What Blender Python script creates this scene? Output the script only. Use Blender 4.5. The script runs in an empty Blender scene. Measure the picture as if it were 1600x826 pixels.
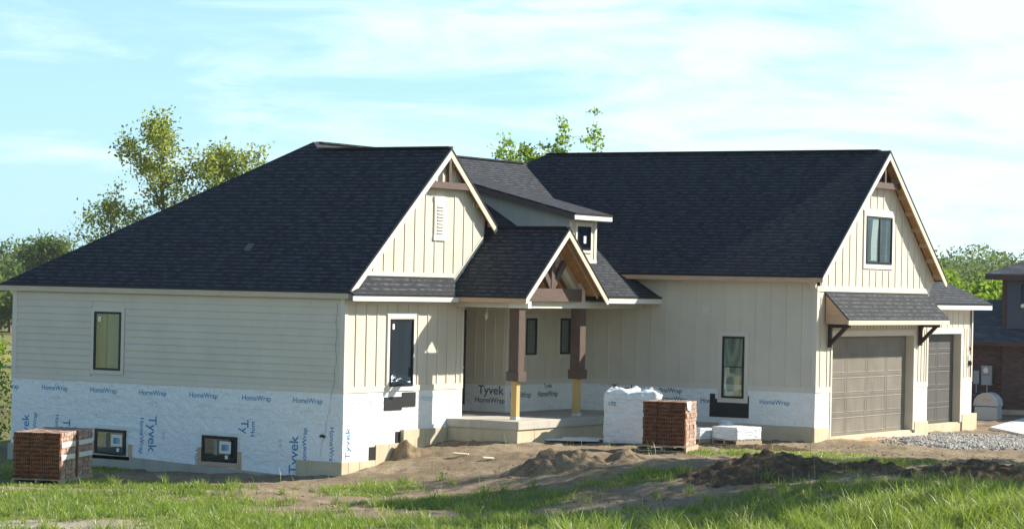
import bpy, math, random
import numpy as np
from mathutils import Vector, Matrix
S = bpy.context.scene
COL = S.collection
R = math.radians

# ------------------------------------------------------------------ camera
yaw, pit, rol = 0.5501, 0.0087, 0.0213
fw = Vector((-math.sin(yaw)*math.cos(pit), math.cos(yaw)*math.cos(pit), math.sin(pit)))
rr = Vector((math.cos(yaw), math.sin(yaw), 0)); uu = rr.cross(fw)
r2 = rr*math.cos(rol)+uu*math.sin(rol); u2 = -rr*math.sin(rol)+uu*math.cos(rol)
cd = bpy.data.cameras.new('camera'); cam = bpy.data.objects.new('camera', cd); COL.objects.link(cam)
cd.sensor_width = 36; cd.lens = 3985.24/1600*36; cd.clip_end = 6000; cd.clip_start = 0.5
cam.matrix_world = Matrix(((r2.x, u2.x, -fw.x, 31.902), (r2.y, u2.y, -fw.y, -45.164), (r2.z, u2.z, -fw.z, 2.383), (0, 0, 0, 1)))
S.camera = cam

# ------------------------------------------------------------------ light
SUN = Vector((1.0, 1.22, 1.01)).normalized()
elev = math.asin(SUN.z); rot = math.atan2(SUN.x, SUN.y)
W = bpy.data.worlds.new('World'); S.world = W; W.use_nodes = True
wn = W.node_tree; wn.nodes.clear()
def wnode(t): return wn.nodes.new(t)
sky = wnode('ShaderNodeTexSky'); sky.sky_type = 'NISHITA'; sky.sun_disc = False
sky.sun_elevation = elev; sky.sun_rotation = rot; sky.air_density = 1.0; sky.dust_density = 0.6; sky.ozone_density = 1.5
tc = wnode('ShaderNodeTexCoord')
mp = wnode('ShaderNodeMapping'); mp.inputs['Rotation'].default_value = (0, 0, -yaw); mp.inputs['Scale'].default_value = (1, 1, 1)
wn.links.new(tc.outputs['Generated'], mp.inputs['Vector'])
# streaky high cloud: noise stretched sideways, tilted slightly
m2 = wnode('ShaderNodeMapping'); m2.inputs['Rotation'].default_value = (0, R(9), 0); m2.inputs['Scale'].default_value = (8.0, 5.0, 40.0); m2.inputs['Location'].default_value = (3.1, 0.4, 1.7)
wn.links.new(mp.outputs[0], m2.inputs['Vector'])
nz = wnode('ShaderNodeTexNoise'); nz.inputs['Scale'].default_value = 1.15; nz.inputs['Detail'].default_value = 9; nz.inputs['Roughness'].default_value = 0.62; nz.inputs['Distortion'].default_value = 0.5
wn.links.new(m2.outputs[0], nz.inputs['Vector'])
sep = wnode('ShaderNodeSeparateXYZ'); wn.links.new(mp.outputs[0], sep.inputs[0])
ma = wnode('ShaderNodeMath'); ma.operation = 'MULTIPLY_ADD'; ma.inputs[1].default_value = 0.75; wn.links.new(sep.outputs['X'], ma.inputs[0]); wn.links.new(nz.outputs['Fac'], ma.inputs[2])
mb_ = wnode('ShaderNodeMath'); mb_.operation = 'MULTIPLY_ADD'; mb_.inputs[1].default_value = 0.55; wn.links.new(sep.outputs['Z'], mb_.inputs[0]); wn.links.new(ma.outputs[0], mb_.inputs[2])
cr = wnode('ShaderNodeMapRange'); cr.inputs['From Min'].default_value = 0.40; cr.inputs['From Max'].default_value = 0.70; cr.interpolation_type = 'SMOOTHSTEP'
wn.links.new(mb_.outputs[0], cr.inputs['Value'])
tint = wnode('ShaderNodeMix'); tint.data_type = 'RGBA'; tint.blend_type = 'MULTIPLY'; tint.inputs[0].default_value = 1
wn.links.new(sky.outputs[0], tint.inputs[6]); tint.inputs[7].default_value = (0.72, 1.04, 1.24, 1)
hz = wnode('ShaderNodeMix'); hz.data_type = 'RGBA'; hzf = wnode('ShaderNodeMapRange'); hzf.inputs['From Min'].default_value = 0.0; hzf.inputs['From Max'].default_value = 0.4; hzf.inputs['To Min'].default_value = 0.62; hzf.inputs['To Max'].default_value = 0.0
wn.links.new(sep.outputs['Z'], hzf.inputs['Value']); wn.links.new(hzf.outputs[0], hz.inputs[0]); wn.links.new(tint.outputs[2], hz.inputs[6]); hz.inputs[7].default_value = (5.4, 8.6, 10.8, 1)     # bright pale blue air low in the sky
mix = wnode('ShaderNodeMix'); mix.data_type = 'RGBA'
mfac = wnode('ShaderNodeMath'); mfac.operation = 'MULTIPLY'; mfac.inputs[1].default_value = 0.78
hi = wnode('ShaderNodeMapRange'); hi.inputs['From Min'].default_value = 0.16; hi.inputs['From Max'].default_value = 0.45; hi.inputs['To Min'].default_value = 1.0; hi.inputs['To Max'].default_value = 0.12
wn.links.new(sep.outputs['Z'], hi.inputs['Value'])     # the thin cloud veil lies low; overhead the sky is clear blue
mh = wnode('ShaderNodeMath'); mh.operation = 'MULTIPLY'; wn.links.new(cr.outputs[0], mh.inputs[0]); wn.links.new(hi.outputs[0], mh.inputs[1])
wn.links.new(mh.outputs[0], mfac.inputs[0]); wn.links.new(mfac.outputs[0], mix.inputs[0])
wn.links.new(hz.outputs[2], mix.inputs[6]); mix.inputs[7].default_value = (8.4, 10.2, 10.4, 1)
bg = wnode('ShaderNodeBackground'); bg.inputs['Strength'].default_value = 0.066
wn.links.new(mix.outputs[2], bg.inputs['Color'])
wo = wnode('ShaderNodeOutputWorld'); wn.links.new(bg.outputs[0], wo.inputs['Surface'])
sl = bpy.data.lights.new('sun', 'SUN'); sl.energy = 5.0; sl.angle = R(0.55); sl.color = (1.0, 0.93, 0.80)
so = bpy.data.objects.new('sun', sl); COL.objects.link(so); so.rotation_euler = SUN.to_track_quat('Z', 'Y').to_euler()
S.view_settings.view_transform = 'Standard'; S.view_settings.look = 'None'; S.view_settings.gamma = 1; S.view_settings.exposure = 0.98

# ------------------------------------------------------------------ helpers
rng = np.random.default_rng(7); random.seed(7)
def tag(o, label=None, cat=None, group=None, kind=None):
    if label: o['label'] = label
    if cat: o['category'] = cat
    if group: o['group'] = group
    if kind: o['kind'] = kind
    return o
def thing(name, label, cat, loc=(0, 0, 0), rz=0, group=None):
    o = bpy.data.objects.new(name, None); COL.objects.link(o); o.location = loc; o.rotation_euler = (0, 0, rz); o.empty_display_size = 0.2
    return tag(o, label, cat, group)
class MB:
    def __init__(s): s.v = []; s.f = []; s.uv = {}
    def add(s, vs, fs):
        b = len(s.v); s.v += [tuple(v) for v in vs]; s.f += [tuple(i+b for i in f) for f in fs]; return s
    def box(s, x0, x1, y0, y1, z0, z1):
        return s.add([(x0, y0, z0), (x1, y0, z0), (x1, y1, z0), (x0, y1, z0), (x0, y0, z1), (x1, y0, z1), (x1, y1, z1), (x0, y1, z1)],
                     [(0, 3, 2, 1), (4, 5, 6, 7), (0, 1, 5, 4), (1, 2, 6, 5), (2, 3, 7, 6), (3, 0, 4, 7)])
    def prism(s, pts, off):
        off = Vector(off); n = len(pts); P = [Vector(p) for p in pts]
        nr = Vector((0, 0, 0))
        for i in range(n): nr += P[i].cross(P[(i+1) % n])
        Q = [p+off for p in P]
        if nr.dot(off) > 0: P, Q = Q, P; 
        # P faces outward along its own normal after ordering
        if nr.dot(Q[0]-P[0]) > 0: P.reverse(); Q.reverse()
        fs = [tuple(range(n)), tuple(range(2*n-1, n-1, -1))] + [(i, n+i, n+(i+1) % n, (i+1) % n) for i in range(n)]
        return s.add(P+Q, fs)
    def bar(s, p, q, w, h, up=(0, 0, 1)):
        p, q = Vector(p), Vector(q); d = (q-p).normalized(); sd = d.cross(Vector(up)).normalized(); u = sd.cross(d)
        a, b = sd*w/2, u*h/2
        return s.add([p-a-b, p+a-b, p+a+b, p-a+b, q-a-b, q+a-b, q+a+b, q-a+b],
                     [(0, 1, 2, 3), (7, 6, 5, 4), (0, 4, 5, 1), (1, 5, 6, 2), (2, 6, 7, 3), (3, 7, 4, 0)])
    def tube(s, pts, rad, n=8, caps=True):
        pts = [Vector(p) for p in pts]; rads = rad if hasattr(rad, '__len__') else [rad]*len(pts)
        b = len(s.v); k = len(pts)
        for i, p in enumerate(pts):
            d = (pts[min(i+1, k-1)]-pts[max(i-1, 0)]).normalized()
            a = d.orthogonal().normalized() if abs(d.z) > .99 else d.cross(Vector((0, 0, 1))).normalized(); c = d.cross(a)
            for j in range(n):
                t = 2*math.pi*j/n; s.v.append(tuple(p+(a*math.cos(t)+c*math.sin(t))*rads[i]))
        for i in range(k-1):
            for j in range(n):
                s.f.append((b+i*n+j, b+i*n+(j+1) % n, b+(i+1)*n+(j+1) % n, b+(i+1)*n+j))
        if caps: s.f.append(tuple(b+j for j in range(n))[::-1]); s.f.append(tuple(b+(k-1)*n+j for j in range(n)))
        return s
    def build(s, name, mat, parent=None, label=None, bevel=0, smooth=False, shingle=False):
        me = bpy.data.meshes.new(name); me.from_pydata(s.v, [], s.f); me.update()
        import bmesh
        bm = bmesh.new(); bm.from_mesh(me); bmesh.ops.recalc_face_normals(bm, faces=bm.faces)
        if bevel: bmesh.ops.bevel(bm, geom=bm.edges[:], offset=bevel, segments=1, affect='EDGES')
        if smooth:
            for f in bm.faces: f.smooth = True
        uvl = bm.loops.layers.uv.new('UVMap')
        for f in bm.faces:      # metric UVs: u level along the face, v up the slope
            n = f.normal
            t = Vector((-n.y, n.x, 0)); t = t.normalized() if t.length > 1e-4 else Vector((1, 0, 0))
            w = n.cross(t)
            for l in f.loops: l[uvl].uv = (l.vert.co.dot(t), l.vert.co.dot(w))
        bm.to_mesh(me); bm.free(); me.materials.append(mat)
        o = bpy.data.objects.new(name, me); COL.objects.link(o)
        if parent:
            o.parent = parent
            if parent.get('_world'): o.location = -Vector(parent['_world'])
        if label: o['label'] = label
        return o
def raw_mesh(name, V, F, mat, parent=None, attr=None, smooth=False):
    """numpy verts (n,3), faces (m,k)"""
    V = np.asarray(V, np.float32); F = np.asarray(F, np.int32); me = bpy.data.meshes.new(name); k = F.shape[1]
    me.vertices.add(len(V)); me.vertices.foreach_set('co', V.ravel())
    me.loops.add(F.size); me.loops.foreach_set('vertex_index', F.ravel())
    me.polygons.add(len(F)); me.polygons.foreach_set('loop_start', np.arange(0, F.size, k, dtype=np.int32)); me.polygons.foreach_set('loop_total', np.full(len(F), k, np.int32))
    if smooth: me.polygons.foreach_set('use_smooth', np.ones(len(F), bool))
    me.update(calc_edges=True); me.validate()
    if attr:
        for an, av in attr.items():
            a = me.attributes.new(an, 'FLOAT', 'POINT'); a.data.foreach_set('value', np.asarray(av, np.float32))
    me.materials.append(mat)
    o = bpy.data.objects.new(name, me); COL.objects.link(o)
    if parent: o.parent = parent
    return o
def struct(o): o['kind'] = 'structure'; return o
def sub(o):      # a part that will parent sub-parts given in world coordinates
    return o

# ------------------------------------------------------------------ materials
class Mat:
    def __init__(s, name):
        s.m = bpy.data.materials.new(name); s.m.use_nodes = True; s.t = s.m.node_tree; s.n = s.t.nodes; s.n.clear()
        s.out = s.n.new('ShaderNodeOutputMaterial'); s.p = s.n.new('ShaderNodeBsdfPrincipled'); s.t.links.new(s.p.outputs[0], s.out.inputs[0])
        s.tc = s.n.new('ShaderNodeTexCoord')
    def node(s, t, **k):
        n = s.n.new(t)
        for a, b in k.items(): setattr(n, a, b)
        return n
    def link(s, a, b): s.t.links.new(a, b)
    def mapping(s, src='Object', scale=(1, 1, 1), rot=(0, 0, 0)):
        m = s.node('ShaderNodeMapping'); m.inputs['Scale'].default_value = scale; m.inputs['Rotation'].default_value = rot; s.link(s.tc.outputs[src], m.inputs['Vector']); return m.outputs[0]
    def noise(s, vec, scale, detail=4, rough=.55, dist=0):
        n = s.node('ShaderNodeTexNoise'); n.inputs['Scale'].default_value = scale; n.inputs['Detail'].default_value = detail; n.inputs['Roughness'].default_value = rough; n.inputs['Distortion'].default_value = dist
        s.link(vec, n.inputs['Vector']); return n.outputs['Fac']
    def ramp(s, fac, stops):
        r = s.node('ShaderNodeValToRGB'); e = r.color_ramp.elements
        while len(e) < len(stops): e.new(.5)
        for i, (p, c) in enumerate(stops): e[i].position = p; e[i].color = tuple(c)+(1,) if len(c) == 3 else c
        s.link(fac, r.inputs[0]); return r.outputs[0]
    def mix(s, fac, a, b, blend='MIX'):
        m = s.node('ShaderNodeMix', data_type='RGBA', blend_type=blend)
        for i, v in ((0, fac), (6, a), (7, b)):
            if isinstance(v, (int, float)): m.inputs[i].default_value = v
            elif isinstance(v, tuple): m.inputs[i].default_value = v+(1,) if len(v) == 3 else v
            else: s.link(v, m.inputs[i])
        return m.outputs[2]
    def rng(s, v, a, b, c=0., d=1.):
        m = s.node('ShaderNodeMapRange'); m.inputs[1].default_value = a; m.inputs[2].default_value = b; m.inputs[3].default_value = c; m.inputs[4].default_value = d; s.link(v, m.inputs[0]); return m.outputs[0]
    def math(s, op, a, b=0.):
        m = s.node('ShaderNodeMath', operation=op)
        for i, v in ((0, a), (1, b)):
            if isinstance(v, (int, float)): m.inputs[i].default_value = v
            else: s.link(v, m.inputs[i])
        return m.outputs[0]
    def bump(s, h, strength=.3, dist=.02):
        b = s.node('ShaderNodeBump'); b.inputs['Strength'].default_value = strength; b.inputs['Distance'].default_value = dist; s.link(h, b.inputs['Height']); s.link(b.outputs[0], s.p.inputs['Normal'])
    def set(s, color=None, rough=.6, spec=.3, metal=0):
        if color is not None:
            if isinstance(color, tuple): s.p.inputs['Base Color'].default_value = color+(1,)
            else: s.link(color, s.p.inputs['Base Color'])
        s.p.inputs['Roughness'].default_value = rough; s.p.inputs['Specular IOR Level'].default_value = spec; s.p.inputs['Metallic'].default_value = metal
        return s.m
def paint(name, c, var=.08, rough=.6, grime=.0, spec=.3):
    s = Mat(name); v = s.mapping('Object', (1, 1, 1)); n = s.noise(v, 1.3, 5); n2 = s.noise(s.mapping('Object', (14, 14, 1.2)), 1.0, 4)
    c0 = tuple(x*(1-var) for x in c); c1 = tuple(min(1, x*(1+var)) for x in c)
    col = s.ramp(n, [(.3, c0), (.7, c1)])
    if grime: col = s.mix(s.rng(n2, .5, .8, 0, grime), col, tuple(x*.55 for x in c))
    s.bump(s.noise(v, 40, 3), .08, .004); return s.set(col, rough, spec)
def wood(name, c, dark=.6, rough=.6, axis=(1, 12, 12)):
    s = Mat(name); v = s.mapping('Object', axis); n = s.noise(v, 3, 5, .6, .6); k = s.noise(s.mapping('Object', (1, 1, 1)), 2.2, 3)
    col = s.ramp(n, [(.3, tuple(x*dark for x in c)), (.7, c)]); col = s.mix(s.rng(k, .35, .75, 0, .35), col, tuple(x*.7 for x in c))
    s.bump(n, .25, .006); return s.set(col, rough, .3)
M = {}
M['siding'] = paint('painted siding', (.61, .55, .455), .05, .55, .05)
M['siding2'] = paint('painted trim', (.64, .59, .505), .03, .5, .04)
M['white'] = paint('white paint', (.74, .72, .66), .04, .5, .08)
M['dormer'] = paint('dormer siding', (.56, .55, .47), .03, .55)
M['woodl'] = wood('raw fascia board', (.64, .42, .27), .75)
M['woodp'] = wood('primed fascia board', (.62, .52, .40), .8)
M['woodw'] = wood('pale spruce board', (.78, .66, .48), .85)
M['brown'] = wood('stained brown timber', (.135, .09, .072), .55, .55, (12, 12, 1.5))
M['brownh'] = wood('stained brown beam', (.15, .10, .083), .55, .55, (12, 1.5, 12))
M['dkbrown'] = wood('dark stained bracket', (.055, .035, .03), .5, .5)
M['yellow'] = wood('yellow treated post', (.60, .42, .17), .8, .6, (14, 14, 1.2))
M['black'] = paint('black window frame', (.012, .011, .012), .1, .35)
M['rubber'] = paint('dark flashing', (.02, .02, .022), .3, .5)
# OSB sheathing
s = Mat('osb sheathing'); v = s.mapping('Object', (1, 1, 1)); vo = s.node('ShaderNodeTexVoronoi'); vo.inputs['Scale'].default_value = 22; s.link(v, vo.inputs['Vector'])
M['osb'] = s.set(s.ramp(s.math('ADD', s.math('MULTIPLY', s.noise(v, 9, 4), .6), s.math('MULTIPLY', vo.outputs['Distance'], .5)), [(.25, (.28, .13, .045)), (.75, (.56, .31, .12))]), .75, .2)
# shingles
def shingles(name, a, b, line, dashes):
    s = Mat(name); uv = s.tc.outputs['UV']
    def brick(w, h, off, seedx, m=.012):
        mm = s.node('ShaderNodeMapping'); mm.inputs['Location'].default_value = (seedx, 0, 0); s.link(uv, mm.inputs['Vector'])
        t = s.node('ShaderNodeTexBrick'); t.offset = off; t.inputs['Scale'].default_value = 1; t.inputs['Brick Width'].default_value = w; t.inputs['Row Height'].default_value = h
        t.inputs['Mortar Size'].default_value = m; t.inputs['Mortar Smooth'].default_value = .3; t.inputs['Bias'].default_value = 0
        t.inputs['Color1'].default_value = (0, 0, 0, 1); t.inputs['Color2'].default_value = (1, 1, 1, 1); t.inputs['Mortar'].default_value = (.5, .5, .5, 1)
        s.link(mm.outputs[0], t.inputs['Vector']); return t
    t1 = brick(.31, .13, .41, 0); t2 = brick(.22, .13, .63, 3.3)
    h = s.math('MULTIPLY', s.math('ADD', t1.outputs['Color'], t2.outputs['Color']), .5)
    # saw profile across each course: butt edge stands proud
    sp = s.node('ShaderNodeSeparateXYZ'); s.link(uv, sp.inputs[0]); saw = s.math('FRACT', s.math('DIVIDE', sp.outputs['Y'], .13))
    n = s.noise(s.mapping('Object', (1, 1, 1)), .55, 4); fine = s.noise(s.mapping('Object', (1, 1, 1)), 60, 2)
    col = s.ramp(h, [(.15, a), (.6, b), (.95, tuple(x*1.9 for x in b))])
    col = s.mix(s.rng(n, .3, .7, 0, .5), col, s.mix(.5, col, a))
    col = s.mix(s.math('MULTIPLY', s.rng(saw, .50, .80, 0, 1), s.math('MULTIPLY', s.rng(s.noise(s.mapping('UV', (4.2, 7.7, 1)), 1.0, 4, .7), .42, .60), dashes)), col, line)
    col = s.mix(s.rng(saw, .0, .14, .75, 0), col, (.003, .003, .004))
    col = s.mix(s.rng(fine, .3, .7, 0, .3), col, a)
    hh = s.math('ADD', s.math('MULTIPLY', s.math('SUBTRACT', 1., saw), .6), s.math('MULTIPLY', h, .5))
    s.bump(s.math('ADD', hh, s.math('MULTIPLY', fine, .15)), .55, .014)
    return s.set(col, .85, .25)
M['shingle'] = shingles('charcoal shingles', (.009, .012, .019), (.015, .018, .025), (.095, .097, .10), 1.0)
M['shingle2'] = shingles('brown grey shingles', (.05, .052, .06), (.09, .09, .10), (.16, .15, .15), .5)
M['drip'] = paint('black drip edge', (.012, .012, .014), .1, .5)
# house wrap
s = Mat('white house wrap'); v = s.mapping('Object', (1, 1, 1))
w1 = s.noise(s.mapping('Object', (1.2, 1.2, 2.6)), 1.0, 4, .5, 1.8); w2 = s.noise(s.mapping('Object', (3, 3, 3)), 2.2, 4, .6, .8)
s.bump(s.math('ADD', w1, s.math('MULTIPLY', w2, .8)), .62, .07)
col = s.ramp(w2, [(.25, (.74, .76, .76)), (.7, (.85, .86, .85))])
mud = s.noise(v, 1.7, 5, .7); col = s.mix(s.rng(mud, .60, .85, 0, .45), col, (.42, .36, .27))
vo = s.node('ShaderNodeTexVoronoi', feature='F1'); vo.inputs['Scale'].default_value = 3.3; s.link(v, vo.inputs['Vector'])
dot = s.math('LESS_THAN', vo.outputs['Distance'], .045)
col = s.mix(s.math('MULTIPLY', dot, .75), col, (.35, .06, .08))
M['wrap'] = s.set(col, .5, .35)
M['ink'] = paint('blue print', (.05, .22, .43), .2, .6)
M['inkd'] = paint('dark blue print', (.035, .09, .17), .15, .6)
M['inkf'] = paint('faded blue print', (.42, .58, .70), .1, .6)
M['inkr2'] = paint('rusty staples', (.22, .07, .07), .3, .6)
M['inkr'] = paint('pink print', (.55, .30, .38), .15, .6)
# concrete
def concrete(name, c, stain):
    s = Mat(name); v = s.mapping('Object', (1, 1, 1)); n = s.noise(v, 1.6, 6, .65); st = s.noise(s.mapping('Object', (5, 5, .5)), 1, 4)
    col = s.ramp(n, [(.3, tuple(x*.8 for x in c)), (.7, c)]); col = s.mix(s.rng(st, .5, .75, 0, .5), col, stain); s.bump(s.noise(v, 25, 5), .25, .01)
    return s.set(col, .85, .2)
M['found'] = concrete('poured foundation', (.56, .49, .35), (.40, .33, .20))
M['foundgrey'] = concrete('grey foundation', (.46, .43, .36), (.30, .27, .22))
M['slab'] = concrete('porch concrete', (.52, .48, .42), (.36, .32, .27))
M['drive'] = concrete('driveway concrete', (.66, .66, .64), (.55, .54, .52))
# glass
def glass(name, tintc, refl=.5):
    s = Mat(name); s.n.remove(s.p)
    tr = s.node('ShaderNodeBsdfTransparent'); tr.inputs[0].default_value = tintc+(1,)
    gl = s.node('ShaderNodeBsdfGlossy'); gl.inputs['Roughness'].default_value = .02; gl.inputs[0].default_value = (.9, .95, 1, 1)
    bp = s.node('ShaderNodeBump'); bp.inputs['Strength'].default_value = .03; bp.inputs['Distance'].default_value = .05; s.link(s.noise(s.mapping('Object', (1, 1, 1)), 1.5, 1), bp.inputs['Height']); s.link(bp.outputs[0], gl.inputs['Normal'])
    lw = s.node('ShaderNodeLayerWeight'); lw.inputs[0].default_value = .35
    mx = s.node('ShaderNodeMixShader'); s.link(s.rng(lw.outputs['Fresnel'], 0, 1, refl*.22, refl+.32), mx.inputs[0]); s.link(tr.outputs[0], mx.inputs[1]); s.link(gl.outputs[0], mx.inputs[2]); s.link(mx.outputs[0], s.out.inputs[0])
    return s.m
M['glass'] = glass('window glass', (.92, .97, .95), .10)
M['glassb'] = glass('sky reflecting glass', (.62, .72, .80), .55)
def interior(name, cols, scale, axis):
    s = Mat(name); v = s.mapping('Object', (1, 1, .12)); n = s.noise(v, scale, 1, .3)
    return s.set(s.ramp(n, cols), .8, .1)
M['in_green'] = interior('room seen behind green glass', [(.40, (.14, .17, .14)), (.47, (.36, .39, .31)), (.56, (.17, .20, .16)), (.62, (.46, .46, .37))], 3.0, 0)
M['in_dark'] = interior('dark room', [(.4, (.015, .02, .025)), (.6, (.06, .07, .08))], 4.0, 0)
M['in_blue'] = interior('sky tinted room', [(.4, (.16, .26, .36)), (.6, (.36, .48, .58))], 4.0, 0)  # bright blue backing paints the sky reflection of the front windows
M['roomg'] = paint('grey green room', (.09, .11, .095), .2, .8); M['rooml'] = paint('light room wall', (.23, .27, .235), .06, .8); M['roomd'] = paint('dark room edge', (.03, .035, .03), .2, .8)
M['in_blue2'] = interior('sky tinted room under the roof', [(.4, (.05, .09, .12)), (.6, (.14, .20, .25))], 5.0, 0)
M['metalgrey'] = paint('grey cable', (.22, .23, .24), .2, .4)
M['in_teal'] = interior('dim basement', [(.4, (.02, .045, .05)), (.6, (.05, .10, .11))], 4.0, 0)
M['curtain'] = paint('white curtain', (.75, .78, .80), .05, .8)
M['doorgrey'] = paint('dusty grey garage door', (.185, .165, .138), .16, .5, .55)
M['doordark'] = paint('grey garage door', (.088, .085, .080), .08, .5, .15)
M['entry'] = paint('dark brown entry door', (.030, .016, .012), .1, .4)

# ground height ----------------------------------------------------
def sstep(a, b, x): t = np.clip((x-a)/(b-a), 0, 1); return t*t*(3-2*t)
def vnoise(x, y, s, seed=0):
    x = np.asarray(x, float)*s+seed*17.3; y = np.asarray(y, float)*s+seed*9.1
    xi = np.floor(x); yi = np.floor(y); fx = x-xi; fy = y-yi; fx = fx*fx*(3-2*fx); fy = fy*fy*(3-2*fy)
    def h(a, b): t = np.sin(a*127.1+b*311.7+seed*74.7)*43758.5453; return t-np.floor(t)
    return (h(xi, yi)*(1-fx)+h(xi+1, yi)*fx)*(1-fy)+(h(xi, yi+1)*(1-fx)+h(xi+1, yi+1)*fx)*fy
def fbm(x, y, s, seed=0, oct=4):
    t = 0; a = .5
    for i in range(oct): t = t+a*vnoise(x, y, s*2**i, seed+i*3); a *= .5
    return t
def uw(x, y): return x*.8524+y*.5225, -.5225*x+.8524*y      # yard frame
def xy(u, w): return u*.8524-w*.5225, u*.5225+w*.8524
def gz(x, y):
    x = np.asarray(x, float); y = np.asarray(y, float); u, w = uw(x, y)
    q = .8*y+.3*x
    z = -1.93+.75*sstep(-1.4, 4.0, q)
    z = z-.14*sstep(12, 20, y)
    z = z+(2.6)*sstep(-20, -58, w)                 # bank rising toward the road
    far = np.hypot(x, y)
    z = z-.9*sstep(30, 120, w)+(fbm(x, y, .01, 5)-.5)*1.6*sstep(60, 300, far)
    z = z+(fbm(x, y, .5, 1)-.47)*.14+(fbm(x, y, 2.6, 2)-.47)*.07*(1-sstep(30, 60, far))
    return z

# ------------------------------------------------------------------ the house
HZ = -1.5
house = thing('house', 'new one-storey farmhouse with black shingle roofs, cream siding and white house wrap below it', 'house', (0, 0, HZ))
house['_world'] = (0, 0, HZ)
def hb(mb, name, mat, parent=house, label=None, **k):
    """link a builder made in world coordinates under the house, or under one of its parts"""
    o = mb.build(name, M[mat], None, label, **k); o.parent = parent
    if parent is house: o.location = (0, 0, -HZ)
    return o
def roofpoly(pts, th=.045): return MB().prism(pts, (0, 0, -th))
zL, sL, oL, og, yp = 2.206, .8413, .15, .19, 3.80
PL = lambda y: zL+sL*(y+oL)
MP = lambda x: 3.411-.595*x                 # main front slope
PG = lambda y: 2.791+.8148*(y-10.21)
zp = PL(yp)
# roofs ---------------------------------------------------------------
hb(roofpoly([(og, -oL, zL), (og, yp, zp), (-3.56, yp, zp), (-3.88, 4.027, 5.72), (-9.86, -oL, zL)]), 'roof', 'shingle', label='big dark hipped slope over the lap-sided wall')
hb(roofpoly([(og, yp, zp), (-3.56, yp, zp), (-.62, 5.88, 3.78), (og, 5.99, zp-sL*2.19)]), 'roof', 'shingle')
r_main = hb(roofpoly([(-3.88, 4.027, 5.72), (-3.56, yp, zp), (-.62, 5.90, 3.78), (2.04, 7.84, 2.20), (2.04, 10.62, 2.20), (1.04, 10.62, 2.79), (1.04, 10.21, 2.79), (-3.88, 13.80, 5.72)]), 'roof', 'shingle', label='sunlit grey front slope between the two wings')
hb(roofpoly([(-9.86, -oL, zL), (-3.88, 4.027, 5.72), (-3.88, 13.80, 5.72), (-3.44, 14.13, 5.985), (-9.86, 18.8, 2.19)]), 'roof', 'shingle')
GX = 6.58
hb(roofpoly([(GX, 10.21, 2.791), (GX, 14.13, 5.985), (-3.44, 14.13, 5.985), (-3.88, 13.8, 5.72), (1.04, 10.21, 2.791)]), 'roof', 'shingle', label='wide dark slope over the garage wing')
hb(roofpoly([(GX, 14.13, 5.985), (GX, 18.05, 2.791), (-8.4, 18.05, 2.791), (-9.86, 18.8, 2.19), (-3.44, 14.13, 5.985)]), 'roof', 'shingle')
# porch gable roof
q = .8448
hb(roofpoly([(2.1, 4.056, 2.165), (2.1, 5.967, 3.78), (-.62, 5.967, 3.78), (-.05, 4.056, 2.165)]), 'roof', 'shingle', label='dark slope of the small porch gable')
hb(roofpoly([(2.1, 5.967, 3.78), (2.1, 7.878, 2.165), (2.04, 7.84, 2.20), (-.62, 5.967, 3.78)]), 'roof', 'shingle')
# pent roof under the left gable
hb(roofpoly([(.31, -oL, 2.16), (.31, 4.06, 2.16), (.0, 4.30, 2.56), (.0, .68, 2.56), (.19, -oL+.02, 2.215)], .04), 'roof', 'shingle', label='narrow grey skirt roof below the left gable')
# third garage bay
TX, TY, TZ, ts = 5.98, 22.93, 2.18, .60
a = 2.5
hb(roofpoly([(TX, 17.62, TZ), (TX, TY, TZ), (TX-a, TY-a, TZ+ts*a), (TX-a, 17.62+.2, TZ+ts*a)]), 'roof', 'shingle', label='grey hipped roof of the set-back garage bay')
hb(roofpoly([(TX, TY, TZ), (-4, TY, TZ), (-4+a, TY-a, TZ+ts*a), (TX-a, TY-a, TZ+ts*a)]), 'roof', 'shingle')
# ridge caps
for nm, p0, p1 in (('ridge_cap', (-3.88, 4.25, 5.722), (-3.88, 13.6, 5.722)), ('ridge_cap', (og-.02, yp, zp+.012), (-3.5, yp, zp+.012)), ('ridge_cap', (GX-.3, 14.13, 5.995), (-3.4, 14.13, 5.995)), ('ridge_cap', (2.08, 5.967, 3.79), (-.6, 5.967, 3.79))):
    hb(MB().bar(p0, p1, .2, .035), nm, 'shingle')

# rake and eave boards ---------------------------------------------------
def rake(x, yc, zc, s, y0, y1, h=.15, mat='woodw', nm='rake_board', th=.03, dz=-.045):
    """board standing in plane x, along the roof line from y0 to y1"""
    f = lambda y: zc-s*abs(y-yc)+dz
    c = math.hypot(1, s)
    lo, hi_ = (y0, y1) if f(y0) < f(y1) else (y1, y0); cut = min(.115, h*c); sg = 1 if hi_ > lo else -1
    hb(MB().prism([(x, lo, f(lo)), (x, hi_, f(hi_)), (x, hi_, f(hi_)-h*c), (x, lo+sg*(h*c-cut)/s, f(lo)-cut), (x, lo, f(lo)-cut)], (-th, 0, 0)), nm, mat)
    hb(MB().prism([(x+.008, y0, f(y0)+.05), (x+.008, y1, f(y1)+.05), (x+.008, y1, f(y1)-.012), (x+.008, y0, f(y0)-.012)], (-.05, 0, 0)), 'drip_edge', 'drip')
rake(og, yp, zp, sL, -oL, yp, .14, 'white'); rake(og, yp, zp, sL, yp, 5.95, .14)
rake(GX, 14.13, 5.985, .8148, 10.21, 14.13, .14, 'white'); rake(GX, 14.13, 5.985, .8148, 14.13, 18.05, .14)
rake(2.1, 5.967, 3.78, q, 4.056, 5.967, .13, 'white'); rake(2.1, 5.967, 3.78, q, 5.967, 7.878, .13)
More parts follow.
